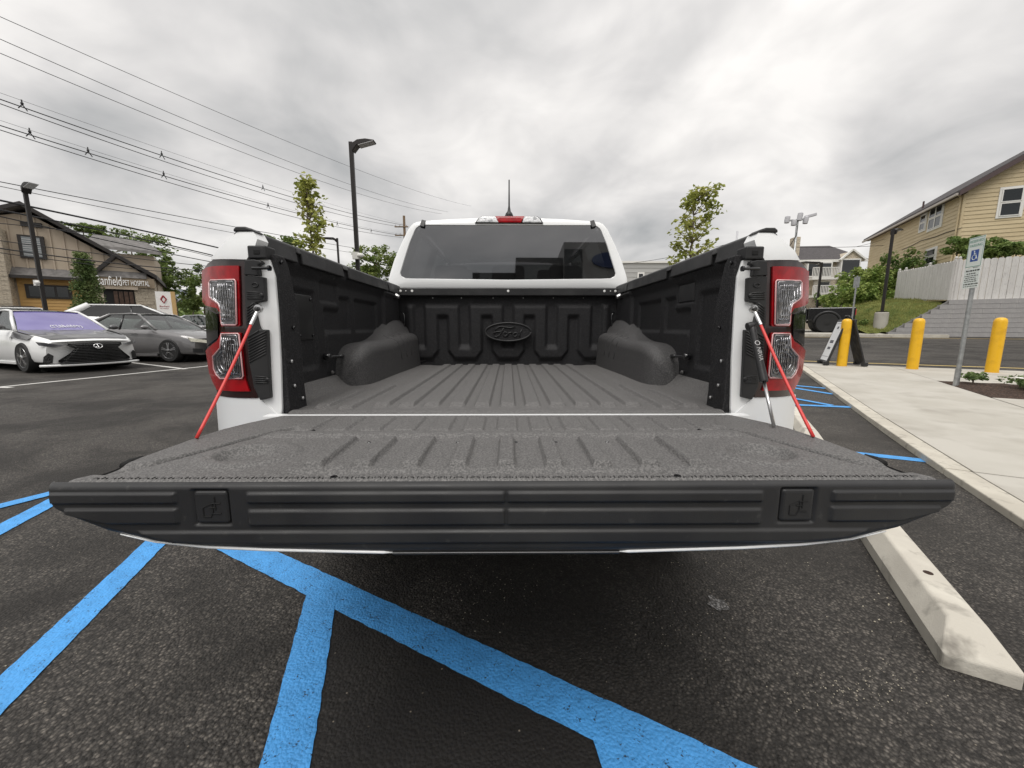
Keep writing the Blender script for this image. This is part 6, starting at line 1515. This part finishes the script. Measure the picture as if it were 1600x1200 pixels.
wire([(0, 284), (180, 319), (620, 398)], .018, 'twin grey cable high above the clinic roof', GC)
wire([(0, 291), (180, 328), (620, 403)], .014, 'grey cable just under the twin cable', GC)
wire([(0, 313), (180, 351), (345, 388)], .042, 'thick black trunk cable crossing before the clinic gable', GC)
wire([(0, 328), (120, 352), (345, 402)], .034, 'second thick black cable crossing before the clinic gable', GC)
wire([(0, 338), (150, 372), (345, 412)], .024, 'black cable dipping across the clinic gable', GC)
wire([(0, 349), (120, 362), (345, 405)], .016, 'thin black cable across the clinic gable vent', GC)
wire([(0, 376), (150, 396), (345, 418)], .018, 'black cable crossing above the clinic upper window', GC)
wire([(0, 388), (150, 408), (345, 424)], .026, 'thicker black cable crossing below the clinic upper window', GC)
wire([(0, 395), (150, 414), (345, 430)], .016, 'lowest black cable crossing the clinic wall', GC)
# far pole
q = wp3(632, 360); pole = thing('utility_pole', 'brown wooden utility pole with crossarms beside the white cab', 'utility pole', (q.x, q.y, 0)); zt = wp3(636, 340).z
m = MB(); m.tube([(0, 0, 0), (0, 0, zt)], [.19, .14], 10); m.build('pole_shaft', POLEW, pole, smooth=40)
for z in (wp3(632, 355).z, wp3(632, 368).z):
    m = MB(); m.bar((-1.1, -.15, z), (.5, -.15, z), .12, .12); x_ = m.build('crossarm', POLEW, pole)
    for k in (-1.0, -.5, .3): MB().lathe([(.05, 0), (.07, .1), (.04, .22)], (k, -.15, z+.06), (0, 0, 1), 8).build('insulator', GREYC, x_)
rw = thing('overhead_wire', 'thin service wire strung behind the broad young maple', 'wire', (0, 30, 0), group='service wires over the far lots')
def fw_(a, b, Y, r=.02, sag=.5):
    p, q = atY(*a, Y), atY(*b, Y); m = MB(); m.tube([p.lerp(q, t/14)-Vector((0, 30, sag*sin(pi*t/14))) for t in range(15)], r, 5); return m
fw_((960, 415), (1160, 375), 30, .016, .2).build('cable', WIRE, rw)
rw = thing('overhead_wire', 'thin service wire running to the cream house eave', 'wire', (0, 30, 0), group='service wires over the far lots'); fw_((1230, 386), (1405, 382), 30, .016, .1).build('cable', WIRE, rw)
rw = thing('overhead_wire', 'thin wire slanting down from the cream house eave', 'wire', (0, 30, 0), group='service wires over the far lots'); fw_((1335, 386), (1400, 366), 30, .014, .1).build('cable', WIRE, rw)
p = atY(1151, 376, 30); e_ = thing('utility_pole', 'bare thin pole top showing over the bed rail', 'pole', (p.x, 30, terrain(p.x, 30))); m = MB(); m.tube([(0, 0, 0), (0, 0, atY(1152, 361, 30).z-e_.location.z)], .07, 8); m.build('pole_shaft', GREYC, e_, smooth=True)
# ================================================================== dealership behind the camera (it shows in the rear window)
dl_ = thing('showroom', 'dark showroom building reflected in the rear window', 'building', (-2.5, -16, 0))
SHD = M('showroom_cladding', (.05, .05, .052), .5); SHG = M('showroom_panel', (.30, .30, .30), .6)
MB().box(.6, 3.0, -8, 0, 0, 7.0).build('low_wing', SHD, dl_); MB().box(3.0, 5.6, -8, .3, 0, 7.75).build('canopy', SHD, dl_); MB().box(5.6, 16, -9, .6, 0, 8.5).build('entrance_tower', SHG, dl_)
for k in range(4): MB().box(.8+k*1.2, 1.8+k*1.2, .31, .35, .3, 6.2).build('showroom_window', WGL, dl_)
MB().box(5.62, 6.6, .61, .66, .3, 8.1).build('showroom_window', WGL, dl_)
MB().patch([(8.2+1.1*cos(t_*pi/20), 7.5+.42*sin(t_*pi/20)) for t_ in range(40)], lambda x, z: (x, .75, z), (0, -.14, 0)).build('oval_sign', M('oval_blue', (.01, .03, .12), .3), dl_)
# far wood closing the horizon
wd = MB(); rw_ = random.Random(77)
for k in range(420):
    a = radians(-100+200*k/420+rw_.uniform(-.4, .4)); R_ = rw_.uniform(120, 170); h = rw_.uniform(4, 8.5); x, y = R_*sin(a), R_*cos(a); w = rw_.uniform(3, 6)
    for _ in range(34):
        th, ph = rw_.uniform(0, 6.28), math.acos(rw_.uniform(-1, 1)); leaf(wd, (x+w*sin(ph)*cos(th), y+w*sin(ph)*sin(th), h*.55+h*.5*cos(ph)), rw_.uniform(1.3, 2.6), rw_)
tag(wd.build('far_wood', TREEG), 'low distant belt of trees along the horizon', kind='stuff')
